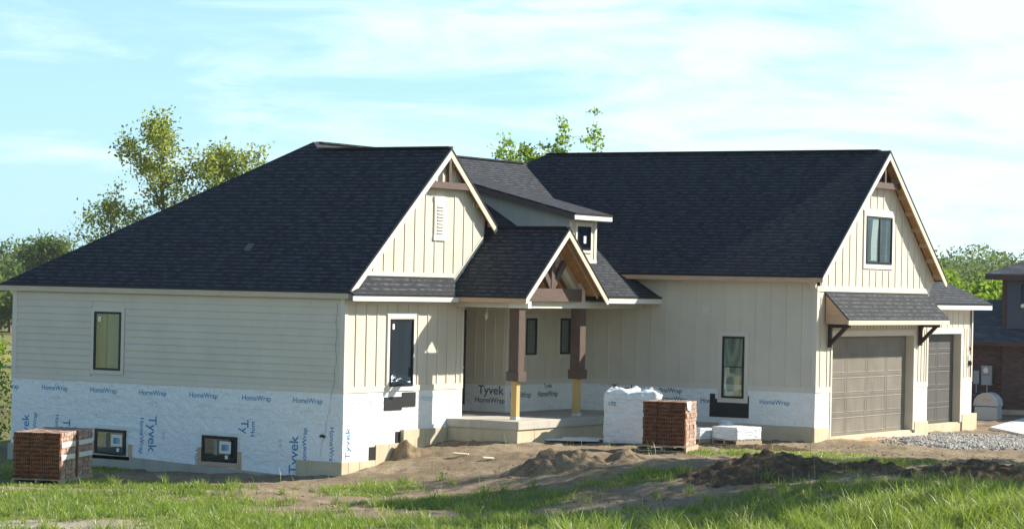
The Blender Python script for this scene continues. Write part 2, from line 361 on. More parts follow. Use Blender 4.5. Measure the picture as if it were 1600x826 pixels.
def eaveU(x0, x1, y, z, h=.115, mat='woodp'):      # faces -Y
    hb(MB().box(x0, x1, y-.004, y+.025, z-.045-h, z-.047), 'fascia_board', mat)
    hb(MB().box(x0, x1, y-.014, y+.02, z-.044, z+.008), 'drip_edge', 'drip')
def eaveV(x, y0, y1, z, h=.115, mat='white'):      # faces +X
    hb(MB().box(x-.025, x+.004, y0, y1, z-.045-h, z-.047), 'fascia_board', mat)
    hb(MB().box(x-.02, x+.014, y0, y1, z-.044, z+.008), 'drip_edge', 'drip')
eaveU(-9.86, -6.0, -oL, zL); eaveU(-5.996, -2.4, -oL, zL); eaveU(-2.396, og, -oL, zL)
eaveU(1.04, GX, 10.21, 2.791, .105, 'woodl')
eaveU(-.0, 2.1, 4.056, 2.165, .10, 'woodl')
eaveV(.31, -oL, 4.05, 2.16, .11, 'white')
eaveV(2.06, 7.90, 10.62, 2.20, .12, 'white')
eaveV(TX, 17.62, TY, TZ, .12, 'white'); hb(MB().box(-4, TX, TY-.02, TY+.004, TZ-.16, TZ-.046), 'fascia_board', 'white')
# soffits
def soffit(x0, x1, y0, y1, z, mat='siding'): hb(MB().box(x0, x1, y0, y1, z-.012, z), 'soffit', mat)
soffit(-9.86, .16, -.12, 0.0, zL-.15); soffit(.1, .285, 0, 4.1, 2.02); soffit(1.1, GX-.05, 10.24, 10.62, 2.65); soffit(TX-.41, TX-.03, 17.62, TY-.03, 2.03); soffit(-4, TX-.03, 22.52, TY-.03, 2.028)
# underside sheathing and lookouts at the gable overhangs
def gable_underside(x0, x1, yc, zc, s, y1, n, mat='osb', d=.05):
    f = lambda y: zc-s*abs(y-yc)-d
    for sg in (-1, 1):
        ye = yc+sg*y1
        hb(MB().prism([(x0, yc, f(yc)), (x1, yc, f(yc)), (x1, ye, f(ye)), (x0, ye, f(ye))], (0, 0, -.012)), 'roof_sheathing', mat)
    for k in range(n):
        y = yc+y1*(k+.6)/n
        hb(MB().prism([(x0, y, f(y)-.014), (x1-.035, y, f(y)-.014), (x1-.035, y, f(y)-.12), (x0, y, f(y)-.12)], (0, .035, 0)), 'lookout', 'woodl')
gable_underside(0.02, og-.03, yp, zp, sL, 2.1, 4)
gable_underside(6.28, GX-.03, 14.13, 5.985, .8148, 3.85, 8)
gable_underside(-.0, 2.07, 5.967, 3.78, q, 1.80, 0)
for k in range(5):      # porch rafters seen from below
    x = .25+k*.41
    for sg in (-1, 1):
        f = lambda y: 3.78-q*abs(y-5.967)-.064
        ye = 5.967+sg*1.72
        hb(MB().prism([(x, 5.967+sg*.02, f(5.967)), (x, ye, f(ye)), (x, ye, f(ye)-.13), (x, 5.967+sg*.02, f(5.967)-.13)], (.035, 0, 0)), 'rafter', 'woodl')

# walls -----------------------------------------------------------------
def lap(x0, x1, z0, z1, holes):
    """lap siding on the plane y=0, facing -Y: every course leans out at its foot"""
    mb = MB(); e = .158; z = z0; k = 0; jr = random.Random(11)
    while z < z1-.01:
        t = min(z+e, z1); segs = [(x0, x1)]
        for hx0, hx1, hz0, hz1 in holes:
            if t > hz0 and z < hz1:
                segs = [s_ for a_, b_ in segs for s_ in ((a_, min(b_, hx0)), (max(a_, hx1), b_)) if s_[1]-s_[0] > .01]
        cut = []
        for a_, b_ in segs:
            p_ = a_+jr.uniform(.6, 3.4)
            while p_ < b_-.4: cut.append((a_, p_-.003)); a_ = p_; p_ += jr.uniform(2.6, 3.9)
            cut.append((a_, b_))
        for a_, b_ in cut:
            mb.add([(a_, -.030, z), (b_, -.030, z), (b_, -.008, t), (a_, -.008, t), (a_, 0, z), (b_, 0, z), (b_, 0, t), (a_, 0, t)],
                   [(0, 1, 2, 3), (0, 4, 5, 1), (3, 2, 6, 7), (0, 3, 7, 4), (1, 5, 6, 2), (4, 7, 6, 5)])
        z = t; k += 1
    return mb
hb(MB().box(-9.55, 0, 0, .18, 0, 2.06), 'wall', 'siding')
hb(lap(-9.42, -.10, .115, 2.05, [(-7.14, -6.12, .15, 1.75)]), 'lap_siding', 'siding', label='horizontal cream lap siding in the shade')
hb(MB().box(-9.56, 0, -.03, 0, 0, .112), 'skirt_board', 'siding2')
hb(MB().box(-9.56, -9.42, -.03, 0, .114, 2.05), 'corner_board', 'siding2'); hb(MB().box(-.10, .0, -.03, 0, .114, 2.05), 'corner_board', 'siding2')
def battV(x, y0, y1, z0, z1, start, holes=(), sp=.4064, nm='board_and_batten', mat='siding', top=None, label=None):
    """battens on a plane facing +X"""
    mb = MB(); y = start
    while y < y1-.02:
        if y > y0+.01:
            zt = z1 if top is None else min(z1, top(y)); cur = z0
            hs = sorted([(h[2], h[3]) for h in holes if h[0]-.03 < y < h[1]+.03])
            for a_, b_ in hs+[(zt, zt)]:
                if min(a_, zt)-cur > .05: mb.box(x, x+.016, y-.019, y+.019, cur, min(a_, zt))
                cur = max(cur, b_)
        y += sp
    return hb(mb, nm, mat, label=label)
def battU(y, x0, x1, z0, z1, start, holes=(), sp=.4064, nm='board_and_batten', mat='siding', top=None, bot=None, label=None):
    mb = MB(); x = start
    while x < x1-.02:
        if x > x0+.01:
            zt = z1 if top is None else min(z1, top(x)); cur = z0 if bot is None else max(z0, bot(x))
            hs = sorted([(h[2], h[3]) for h in holes if h[0]-.03 < x < h[1]+.03])
            for a_, b_ in hs+[(zt, zt)]:
                if min(a_, zt)-cur > .05: mb.box(x-.019, x+.019, y-.016, y, cur, min(a_, zt))
                cur = max(cur, b_)
        x += sp
    return hb(mb, nm, mat, label=label)
# left wing front
hb(MB().box(-.18, -.002, .182, 4.756, 0, 2.06), 'wall', 'siding'); 
FW = (1.60, 2.75, .05, 1.76)
battV(0, 0, 4.75, .13, 1.93, .42, [FW], label='sunlit board and batten siding of the left wing front')
hb(MB().box(0, .022, -.03, 4.756, 0, .128), 'skirt_board', 'siding2'); hb(MB().box(0, .02, .0, 4.756, 1.94, 2.06), 'frieze_board', 'siding2')
hb(MB().box(0.0, .02, -.03, .09, .13, 1.938), 'corner_board', 'siding2'); hb(MB().box(0, .02, 4.66, 4.756, .13, 1.938), 'corner_board', 'siding2')
hb(MB().box(-1.6, 0, 4.58, 4.756, -.66, 2.06), 'wall', 'siding')
# left gable face (bounded by pent roof, rake and the porch slope)
zr = lambda y: zp-sL*abs(y-yp)-.05
pf = lambda y: 3.78-q*(5.967-y)+.02
hb(MB().prism([(0, .35, 2.2), (0, 4.1, 2.2), (0, 5.55, pf(5.55)), (0, 5.62, zr(5.62)), (0, yp, zr(yp)), (0, .1, zr(.1)+.0)], (-.12, 0, 0)), 'gable_wall', 'siding')
GV = (3.33, 3.94, 3.38, 4.42)
battV(0.0, .5, 5.6, 2.66, 9, .62, [GV], top=lambda y: zr(y)-.05, label='sunlit board and batten of the left gable')
for y in (4.68, 5.09): pass
hb(MB().box(0, .022, .62, 4.26, 2.56, 2.655), 'skirt_board', 'siding2')
hb(MB().prism([(.022, 4.26, pf(4.26)+.02), (.022, 5.5, pf(5.5)+.02), (.022, 5.5, pf(5.5)+.15), (.022, 4.26, pf(4.26)+.15)], (-.022, 0, 0)), 'skirt_board', 'siding2')
# gable vent
gv = hb(MB().box(.0, .03, 3.44, 3.84, 3.50, 4.30), 'gable_vent', 'white', label='white louvred vent in the left gable')
mb = MB()
for k in range(9): mb.prism([(.03, 3.51, 3.57+k*.075), (.03, 3.77, 3.57+k*.075), (.055, 3.77, 3.555+k*.075), (.055, 3.51, 3.555+k*.075)], (0, 0, .012)); mb.box(.026, .034, 3.50, 3.78, 3.56+k*.075, 3.60+k*.075)
hb(mb, 'louvre', 'siding', gv); hb(MB().box(.0, .04, 3.38, 3.90, 4.30, 4.40).box(0, .035, 3.40, 3.44, 3.46, 4.30).box(0, .035, 3.84, 3.88, 3.46, 4.30).box(0, .038, 3.38, 3.90, 3.40, 3.50), 'vent_trim', 'white', gv)
# gable collar ornament
def ornament(x, yc, zc, s, ybeam, h, kz):
    f = lambda y: zc-s*abs(y-yc)-.22
    zb = f(yc+ybeam)
    hb(MB().bar((x, yc-ybeam-.04, zb+h/2), (x, yc+ybeam+.04, zb+h/2), .10, h), 'collar_beam', 'brownh')
    hb(MB().bar((x, yc, zb+h), (x, yc, f(yc)+.05), .09, .10, (0, 1, 0)), 'king_post', 'brown')
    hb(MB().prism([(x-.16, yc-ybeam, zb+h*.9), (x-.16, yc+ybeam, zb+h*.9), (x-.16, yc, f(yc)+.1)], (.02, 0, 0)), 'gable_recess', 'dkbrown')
ornament(.13, yp, zp, sL, .86, .15, 0); ornament(6.42, 14.13, 5.985, .8148, .90, .15, 0)
# garage wing long wall
GWN = (3.62, 4.53, -.30, 1.44)
hb(MB().box(-.45, 6.26, 10.62, 10.80, -.7, 2.75), 'wall', 'siding')
battU(10.62, -.45, 6.2, .125, 2.60, -.24, [GWN], sp=.4064, top=lambda x: min(2.60, MP(x)-.06 if x < 2.06 else 9), label='shaded board and batten along the garage wing')
hb(MB().box(-.43, 6.26, 10.60, 10.62, 0, .122), 'skirt_board', 'siding2'); hb(MB().box(1.2, 6.26, 10.60, 10.62, 2.605, 2.70), 'frieze_board', 'siding2')
hb(MB().box(6.17, 6.26, 10.598, 10.62, .124, 2.60), 'corner_board', 'siding2')
hb(MB().box(3.19, 3.43, 10.59, 10.62, 1.80, 2.06), 'light_block', 'siding2')
hb(MB().tube([(3.26, 10.585, 1.9), (3.31, 10.57, 1.93), (3.37, 10.585, 1.98)], .012), 'cable_stub', 'white')
# garage front
def wallF(x, ys, zs, holes, th=.2, mat='siding'):
    pass
gz0, gz1 = -1.10, 2.42
DY0, DY1, DZ0, DZ1 = 11.53, 16.61, -1.09, 1.35
mbw = MB().box(6.06, 6.259, 10.802, DY0, -.02, gz1).box(6.06, 6.26, DY1, 17.59, -.02, gz1).box(6.06, 6.26, DY0, DY1, DZ1, gz1)
hb(mbw, 'wall', 'siding', label='garage front wall')
hb(MB().prism([(6.26, 10.62, 2.42), (6.26, 17.59, 2.42), (6.26, 17.95, 2.78), (6.26, 14.13, 5.92), (6.26, 10.3, 2.78)], (-.15, 0, 0)), 'gable_wall', 'siding')
GW2 = (13.20, 15.20, 2.98, 4.52)
zg = lambda y: 5.985-.8148*abs(y-14.13)-.12
battV(6.26, 10.62, 17.59, 2.56, 9, 10.86, [GW2], top=zg, label='sunlit board and batten of the garage gable')
battV(6.26, 10.62, DY0-.1, .13, 2.3, 10.86, []); battV(6.26, DY1+.15, 17.5, .13, 1.5, 16.95, [], sp=.21)
battV(6.26, DY0, DY1, 1.50, 1.75, 11.6, [], sp=.2032)
hb(MB().box(6.26, 6.282, 10.6, 17.59, 2.43, 2.555), 'skirt_board', 'siding2')
hb(MB().box(6.26, 6.282, 10.598, DY0-.08, 0, .128), 'skirt_board', 'siding2'); hb(MB().box(6.26, 6.282, DY1+.10, 17.59, 0, .128), 'skirt_board', 'siding2')
hb(MB().box(6.26, 6.28, 10.60, 10.70, .13, 2.42), 'corner_board', 'siding2'); hb(MB().box(6.26, 6.28, 17.49, 17.59, .13, 2.42), 'corner_board', 'siding2')
hb(MB().box(6.26, 6.285, DY0-.08, DY0, DZ0, DZ1).box(6.26, 6.285, DY1, DY1+.10, DZ0, DZ1).box(6.26, 6.287, DY0-.08, DY1+.10, DZ1, DZ1+.14), 'door_trim', 'siding2')
hb(MB().box(6.04, 6.258, DY1-.01, DY1+.02, DZ0, DZ1).box(6.04, 6.258, DY0-.02, DY0+.01, DZ0, DZ1).box(6.04, 6.258, DY0, DY1, DZ1-.01, DZ1+.02), 'door_jamb', 'siding')
def garage_door(x, y0, y1, z0, z1, cols, pw, mat, label):
    d = hb(MB().box(x-.05, x, y0, y1, z0, z1), 'garage_door', mat, label=label)
    rows = 5; rh = (z1-z0)/rows; pan = MB(); ln = MB()
    for r_ in range(rows):
        za = z0+r_*rh
        ln.box(x, x+.006, y0, y1, za+.004, za+.03); ln.box(x, x+.006, y0, y1, za+rh-.03, za+rh-.004)
        for c in range(cols):
            ya = y1-.06-(c+1)*pw+.05; yb = ya+pw-.085
            A = (ya, yb, za+.055, za+rh-.055)
            i = .010
            V = [(x+.001, A[0], A[2]), (x+.001, A[1], A[2]), (x+.001, A[1], A[3]), (x+.001, A[0], A[3])]
            V += [(x+.006, A[0]+i, A[2]+i), (x+.006, A[1]-i, A[2]+i), (x+.006, A[1]-i, A[3]-i), (x+.006, A[0]+i, A[3]-i)]
            V += [(x+.006, A[0]+2*i, A[2]+2*i), (x+.006, A[1]-2*i, A[2]+2*i), (x+.006, A[1]-2*i, A[3]-2*i), (x+.006, A[0]+2*i, A[3]-2*i)]
            V += [(x-.004+.006, A[0]+3*i, A[2]+3*i), (x-.004+.006, A[1]-3*i, A[2]+3*i), (x-.004+.006, A[1]-3*i, A[3]-3*i), (x-.004+.006, A[0]+3*i, A[3]-3*i)]
            F = []
            for ring in range(3):
                for j in range(4): F.append((ring*4+j, ring*4+(j+1) % 4, ring*4+4+(j+1) % 4, ring*4+4+j))
            pan.add(V, F)
    hb(pan, 'door_panel', mat, d); hb(ln, 'section_joint', mat, d)
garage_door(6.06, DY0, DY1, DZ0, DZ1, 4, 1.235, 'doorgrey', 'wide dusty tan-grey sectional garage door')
# third bay
hb(MB().box(5.37, 5.57, 17.59, 19.1, -.02, 2.06).box(5.37, 5.57, 21.64, 22.52, -.02, 2.06).box(5.37, 5.57, 19.1, 21.64, DZ1, 2.06), 'wall', 'siding', label='set-back front wall of the third garage bay')
battV(5.57, 17.6, 22.5, 1.52, 1.95, 17.8, []); battV(5.57, 21.8, 22.5, .13, 1.5, 21.92, [], sp=.2)
hb(MB().box(5.57, 5.59, 21.74, 22.52, 0, .128), 'skirt_board', 'siding2'); hb(MB().box(5.57, 5.59, 22.43, 22.52, .13, 2.03), 'corner_board', 'siding2')
hb(MB().box(5.57, 5.595, 21.64, 21.76, DZ0, DZ1).box(5.57, 5.597, 19.0, 21.76, DZ1, DZ1+.15), 'door_trim', 'siding2')
hb(MB().box(5.35, 5.568, 21.63, 21.66, DZ0, DZ1), 'door_jamb', 'siding')
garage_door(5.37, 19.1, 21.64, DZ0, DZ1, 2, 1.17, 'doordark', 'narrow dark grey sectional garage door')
hb(MB().tube([(5.59, 22.28, .52), (5.64, 22.28, .52)], .07, 12), 'outlet_cover', 'black')
hb(MB().tube([(5.59, 22.24, 1.0), (5.61, 22.25, .94), (5.60, 22.27, .88)], .012), 'cable_stub', 'black')
hb(MB().box(5.57, 5.6, 22.2, 22.34, .6, .75), 'light_block', 'siding2')
hb(MB().box(-3.5, 5.57, 22.34, 22.52, -1.2, 2.06), 'wall', 'siding'); hb(MB().box(-9.55, -9.37, 0, 18.2, -1.9, 2.06), 'wall', 'siding'); hb(MB().box(-9.55, -3.5, 18.02, 18.2, -1.9, 2.06), 'wall', 'siding'); hb(MB().box(-3.5, -3.32, 18.2, 22.5, -1.9, 2.06), 'wall', 'siding')
# porch walls, floor, ceiling
hb(MB().box(-1.6, -.45, 7.4, 7.58, -.66, 2.06), 'wall', 'siding'); hb(MB().box(-.63, -.45, 7.58, 10.62, -.66, 2.06), 'wall', 'siding'); hb(MB().box(-1.78, -1.6, 4.756, 7.4, -.66, 2.06), 'wall', 'siding')
battU(7.4, -1.6, -.45, .13, 2.0, -1.33, sp=.27); 
PW = [(8.12, 8.95, .6, 1.8), (9.80, 10.5, .6, 1.8)]
battV(-.45, 7.42, 10.6, .13, 2.0, 7.6, PW, sp=.41)
hb(MB().box(-1.6, -.43, 7.38, 7.4, 0, .125).box(-.45, -.43, 7.4, 10.6, 0, .125), 'skirt_board', 'siding2')
hb(MB().box(-1.6, 1.45, 4.756, 10.62, 2.06, 2.075), 'porch_ceiling', 'siding') if False else None
mbc = MB().box(-1.6, .2, 4.756, 10.6, 2.062, 2.08).box(.2, 1.45, 7.78, 10.6, 2.062, 2.08)
hb(mbc, 'porch_ceiling', 'siding')
# porch beam band
hb(MB().box(.0, 1.56, 4.30, 4.42, 1.90, 2.10), 'porch_beam', 'siding2')
hb(MB().box(1.30, 1.56, 4.42, 10.60, 1.90, 2.055), 'porch_beam', 'siding2')
hb(MB().box(.18, .24, 4.85, 7.1, 2.06, 2.62), 'porch_tie', 'siding2')
hb(MB().box(1.56, 2.07, 4.22, 4.36, 1.90, 2.06), 'beam_end', 'white'); 
# truss
def truss_bar(y0, z0, y1, z1, w=.09, d=.10, x=1.62, mat='brown', nm='truss_strut'): hb(MB().bar((x, y0, z0), (x, y1, z1), d, w, (1, 0, 0)) if False else MB().bar((x, y0, z0), (x, y1, z1), w, d, (1, 0, 0)), nm, mat)
hb(MB().box(1.50, 1.68, 4.62, 7.32, 2.06, 2.36), 'truss_chord', 'brownh', label='heavy brown bottom chord of the porch truss')
truss_bar(5.967, 2.36, 5.967, 3.45, .15, .13, nm='king_post'); truss_bar(5.93, 2.38, 5.42, 2.98, .15); truss_bar(6.0, 2.38, 6.55, 2.98, .15)
for sg in (-1, 1):
    f = lambda y: 3.78-q*abs(y-5.967)-.20
    y1 = 5.967+sg*1.50
    hb(MB().prism([(1.38, 5.967, f(5.967)), (1.38, y1, f(y1)), (1.38, y1, f(y1)-.19), (1.38, 5.967, f(5.967)-.19)], (.12, 0, 0)), 'truss_rafter', 'siding2')
hb(MB().box(1.36, 1.60, 7.40, 7.62, 2.05, 2.50), 'truss_post', 'siding2')
# posts
for y in (4.76, 7.57):
    po = hb(MB().box(1.25, 1.51, y, y+.27, .42, 1.90), 'porch_post', 'brown', label='brown boxed porch post on a bare yellow timber')
    hb(MB().box(1.215, 1.545, y-.035, y+.305, .22, .44), 'post_collar', 'brown', po)
    hb(MB().box(1.30, 1.45, y+.05, y+.20, -.655, .24), 'post_core', 'yellow', po, label='bare yellow timber')
    hb(MB().box(1.29, 1.462, y+.04, y+.212, -.664, -.60).box(1.33, 1.34, y+.038, y+.048, -.66, -.5), 'post_base', 'drive', po)
# slab and foundation
hb(MB().box(0.0, 1.94, 4.113, 10.60, -.855, -.665), 'porch_slab', 'slab', bevel=.008); hb(MB().box(-1.6, 0.0, 4.76, 10.60, -.855, -.669), 'porch_floor', 'slab')
hb(MB().box(.02, 1.90, 4.15, 10.6, -1.7, -.857), 'porch_foundation', 'found', label='yellow poured wall under the porch slab')
mbj = MB()
for x in (.35, .95, 1.5): mbj.box(x, x+.008, 4.146, 4.15, -1.5, -.86)
for y in (4.9, 5.8, 6.7, 7.6, 8.5): mbj.box(1.9, 1.904, y, y+.008, -1.5, -.86)
hb(mbj, 'form_joint', 'foundgrey')
# house wrap
wr = hb(MB().box(-9.55, 0, -.004, .1, -1.86, -.002), 'house_wrap', 'wrap', label='white house wrap under the lap siding, printed in blue')
wr2 = hb(MB().box(-.1, .006, .0, 4.753, -1.5, -.002), 'house_wrap', 'wrap', label='sunlit white house wrap on the left wing front')
wr3 = hb(MB().box(-.45, 6.262, 10.612, 10.7, -.82, -.002), 'house_wrap', 'wrap', label='shaded white house wrap along the garage wing')
hb(MB().box(6.1, 6.266, 10.62, DY0-.085, -.84, -.002), 'house_wrap', 'wrap'); hb(MB().box(6.1, 6.266, DY1+.105, 17.585, -.89, -.002), 'house_wrap', 'wrap'); hb(MB().box(5.4, 5.576, 21.765, 22.515, -.88, -.002), 'house_wrap', 'wrap')
wr4 = hb(MB().box(-1.6, -.442, 7.392, 7.45, -.66, -.002), 'house_wrap', 'wrap', label='shaded house wrap beside the entry door')
wr5 = hb(MB().box(-.5, -.442, 7.451, 10.6, -.66, -.002), 'house_wrap', 'wrap', label='shaded house wrap under the small porch windows')
hb(MB().box(6.1, 6.26, DY0-.2, DY0-.085, -.9, -.0), 'wall', 'wrap')
# foundations
def fbox(*b, mat='found', lab=None): return hb(MB().box(*b), 'foundation', mat, label=lab, bevel=.006)
hb(MB().prism([(-9.6, -.05, -1.54), (-1.2, -.05, -1.86), (-1.2, -.05, -2.6), (-9.6, -.05, -2.6)], (0, .2, 0)), 'foundation', 'foundgrey')
fbox(-1.2, .03, -.055, .2, -2.4, -1.49, mat='found', lab='stepped foundation corner')
fbox(-.1, .032, .2, 1.24, -2.4, -1.495); fbox(-.1, .032, 1.24, 2.22, -2.4, -1.155); fbox(-.1, .10, 2.22, 2.42, -2.3, -.86); fbox(-.1, .032, 2.42, 4.12, -2.3, -.868)
hb(MB().box(.033, .037, .62, .628, -2.0, -1.5).box(.033, .037, 1.75, 1.758, -2, -1.17).box(.033, .037, 3.2, 3.208, -1.8, -.87), 'form_joint', 'foundgrey')
fbox(1.9, 6.27, 10.59, 10.8, -1.9, -.825, mat='found'); fbox(6.1, 6.275, 10.60, DY0-.02, -1.9, -.845); fbox(6.05, 6.30, DY1+.11, 17.62, -1.9, -.9); fbox(6.0, 6.24, DY0-.02, DY1+.11, -1.9, -1.095)
fbox(5.4, 5.60, 21.80, 22.9, -1.9, -.885); fbox(5.30, 5.56, 18.5, 21.8, -1.9, -1.095)
fbox(6.24, 6.42, DY0-.1, DY1+.25, -1.9, -1.17, mat='slab')
fbox(-9.55, -9.3, .15, 18.2, -3, -1.9); fbox(-3.5, 5.4, 22.3, 22.55, -3, -1.2)
# torn wrap edges over the steps
for (y0, y1, z0, z1) in ((1.0, 1.24, -1.49, -1.2), (2.02, 2.22, -1.15, -.9)):
    hb(MB().box(.007, .016, y0, y1, z0, z1), 'flashing', 'rubber')
# dark flashing under windows
mb = MB().box(.008, .02, 1.55, 2.25, -.42, -.12).box(.008, .02, 2.25, 2.80, -.36, -.03); fl = hb(mb, 'flashing', 'rubber', label='loose black flashing under the sunlit window')
hb(MB().box(3.46, 4.52, 10.595, 10.612, -.68, -.24).box(3.46, 3.60, 10.60, 10.612, -.3, -.12).box(4.42, 4.52, 10.60, 10.612, -.3, -.14), 'flashing', 'rubber', label='black flashing under the garage wing window')

# windows ---------------------------------------------------------------
def windowU(y, x0, x1, z0, z1, inside, gl='glass', trim=.09, split=None, f=.05, lab=None, trimmat='siding2', head=True):
    w = hb(MB().box(x0, x1, y-.045, y-.002, z1-f, z1).box(x0, x1, y-.045, y-.002, z0, z0+f).box(x0, x0+f, y-.045, y-.002, z0+f, z1-f).box(x1-f, x1, y-.045, y-.002, z0+f, z1-f), 'window', 'black', label=lab)
    hb(MB().box(x0+f*.8, x1-f*.8, y-.010, y-.004, z0+f*.8, z1-f*.8), 'backing', inside, w)
    hb(MB().box(x0+f*.8, x1-f*.8, y-.030, y-.027, z0+f*.8, z1-f*.8), 'pane', gl, w)
    if split: hb(MB().box(x0+f, x1-f, y-.04, y-.03, split-.012, split+.012), 'rail', 'black', w)
    if trim:
        t = trim; hb(MB().box(x0-t, x0-.002, y-.032, y, z0-t, z1+t).box(x1+.002, x1+t, y-.032, y, z0-t, z1+t).box(x0, x1, y-.032, y, z1+.002, z1+t).box(x0, x1, y-.032, y, z0-t, z0-.002), 'trim', trimmat, w)
    return w
def windowV(x, y0, y1, z0, z1, inside, gl='glass', trim=.09, mull=None, f=.05, lab=None, trimmat='white', sill=True):
    w = hb(MB().box(x+.002, x+.045, y0, y1, z1-f, z1).box(x+.002, x+.045, y0, y1, z0, z0+f).box(x+.002, x+.045, y0, y0+f, z0+f, z1-f).box(x+.002, x+.045, y1-f, y1, z0+f, z1-f), 'window', 'black', label=lab)
    hb(MB().box(x+.004, x+.010, y0+f*.8, y1-f*.8, z0+f*.8, z1-f*.8), 'backing', inside, w)
    hb(MB().box(x+.027, x+.030, y0+f*.8, y1-f*.8, z0+f*.8, z1-f*.8), 'pane', gl, w)
    if mull: hb(MB().box(x+.03, x+.045, mull-.03, mull+.03, z0+f, z1-f), 'mullion', 'black', w)
    if trim:
        t = trim; hb(MB().box(x, x+.032, y0-t, y0-.002, z0-t*(1 if sill else 0), z1+t).box(x, x+.032, y1+.002, y1+t, z0-t*(1 if sill else 0), z1+t).box(x, x+.034, y0-t*1.3, y1+t*1.3, z1+t, z1+t+.04).box(x, x+.032, y0, y1, z1+.002, z1+t), 'trim', trimmat, w)
        if sill: hb(MB().box(x, x+.032, y0, y1, z0-t, z0-.002), 'sill', trimmat, w)
    return w
w1 = windowU(0, -7.04, -6.24, .27, 1.61, 'roomg', lab='tall black window in the shaded lap siding')
hb(MB().box(-6.63, -6.30, -.016, -.011, .32, 1.56), 'room_wall', 'rooml', w1); hb(MB().box(-7.0, -6.90, -.016, -.011, .32, 1.56).box(-6.70, -6.66, -.016, -.011, .32, 1.56), 'room_edge', 'roomd', w1)
hb(MB().box(-6.92, -6.84, -.034, -.031, 1.38, 1.5), 'sticker', 'white', w1)
for x0 in (-6.95, -3.82):
    w = windowU(0, x0, x0+(.92 if x0 < -5 else .98), -1.66, -1.08, 'in_teal', trim=0, f=.065, lab='low basement window set in the house wrap')
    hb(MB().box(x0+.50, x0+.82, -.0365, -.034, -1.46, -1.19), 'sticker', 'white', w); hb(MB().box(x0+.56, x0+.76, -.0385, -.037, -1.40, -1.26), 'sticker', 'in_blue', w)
    hb(MB().box(x0+.34, x0+.44, -.0365, -.034, -1.50, -1.16), 'sticker', 'in_green', w); hb(MB().box(x0+.66, x0+.74, -.0365, -.034, -1.58, -1.5), 'sticker', 'curtain', w)
    hb(MB().prism([(x0-.10, -.03, -1.07), (x0+1.08, -.03, -1.09), (x0+1.02, -.05, -1.0), (x0-.05, -.045, -.97)], (0, .02, 0)), 'wrap_flap', 'wrap', w)
    hb(MB().box(x0-.12, x0-.01, -.035, -.005, -1.9, -1.35).box(x0+1.0, x0+1.1, -.035, -.005, -1.9, -1.4).box(x0-.1, x0+1.05, -.05, -.005, -1.76, -1.68), 'buck_frame', 'woodl', w)
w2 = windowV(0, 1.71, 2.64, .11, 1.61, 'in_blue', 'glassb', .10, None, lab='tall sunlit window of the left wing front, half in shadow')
hb(MB().box(.031, .034, 1.79, 1.87, 1.38, 1.5), 'sticker', 'white', w2)
w3 = windowU(10.62, 3.78, 4.38, -.21, 1.29, 'in_green', trim=.11, split=.55, lab='narrow black window of the garage wing')
windowV(-.45, 8.27, 8.78, .72, 1.62, 'in_dark', lab='small dark window behind the left porch post', trimmat='siding2', trim=.08); windowV(-.45, 9.93, 10.42, .72, 1.62, 'in_dark', lab='small dark window behind the right porch post', trimmat='siding2', trim=.08)
w4 = windowV(6.26, 13.39, 15.01, 3.14, 4.33, 'in_blue2', 'glass', .12, 14.22, lab='twin window with a white curtain in the garage gable')
mb = MB(); n = 14
for k in range(n):
    ya = 13.72+.36*k/n; yb = 13.72+.36*(k+1)/n; da = .006*math.sin(k*1.9); db = .006*math.sin((k+1)*1.9)
    mb.add([(6.278+da, ya+.05*math.sin(0), 3.22), (6.278+db, yb, 3.22), (6.278+db, yb-.0, 3.7), (6.278+da, ya, 3.7), (6.278+db, yb+.10, 4.28), (6.278+da, ya+.10, 4.28)], [(0, 1, 2, 3), (3, 2, 4, 5)])
hb(mb, 'curtain', 'curtain', w4)
# dormer ---------------------------------------------------------------
DS = lambda x: 4.2+.245*(1.0-x)
hb(MB().prism([(1.02, 8.08, DS(1.02)), (1.02, 9.90, DS(1.02)), (-2.95, 9.90, DS(-2.95)), (-2.95, 8.08, DS(-2.95))], (0, 0, -.04)), 'roof', 'shingle', label='low shed roof of the dormer')
hb(MB().prism([(1.0, 8.08, DS(1.0)-.042), (-2.9, 8.08, DS(-2.9)-.042), (-2.9, 8.08, DS(-2.9)-.17), (1.0, 8.08, DS(1.0)-.17)], (0, .03, 0)), 'fascia_board', 'brownh', label='brown board along the dormer edge')
hb(MB().prism([(1.0, 9.87, DS(1.0)-.042), (-2.9, 9.87, DS(-2.9)-.042), (-2.9, 9.87, DS(-2.9)-.17), (1.0, 9.87, DS(1.0)-.17)], (0, .03, 0)), 'fascia_board', 'brownh')
hb(MB().box(.985, 1.012, 8.07, 9.91, 4.04, 4.155), 'fascia_board', 'white'); hb(MB().box(.99, 1.03, 8.07, 9.91, 4.158, 4.205), 'drip_edge', 'drip')
hb(MB().prism([(.69, 8.35, MP(.69)-.1), (.69, 8.35, DS(.69)-.05), (-2.9, 8.35, DS(-2.9)-.05), (-2.9, 8.35, MP(-2.9)-.1)], (0, .1, 0)), 'dormer_wall', 'dormer', label='shaded side wall of the dormer')
hb(MB().prism([(.69, 9.58, MP(.69)-.1), (.69, 9.58, DS(.69)-.05), (-2.9, 9.58, DS(-2.9)-.05), (-2.9, 9.58, MP(-2.9)-.1)], (0, .1, 0)), 'dormer_wall', 'dormer')
battU(8.35, -2.8, .6, 3.0, 9, -2.6, sp=.43, nm='board_and_batten', mat='dormer', top=lambda x: DS(x)-.18, bot=lambda x: MP(x)+.08)
hb(MB().box(.57, .692, 8.352, 9.678, MP(.69)-.12, DS(.69)-.06), 'dormer_wall', 'siding'); hb(MB().box(.692, .712, 8.352, 8.45, 3.02, 4.05).box(.692, .712, 9.57, 9.68, 3.02, 4.05).box(.692, .714, 8.34, 9.69, 3.0, 3.08), 'corner_board', 'white')
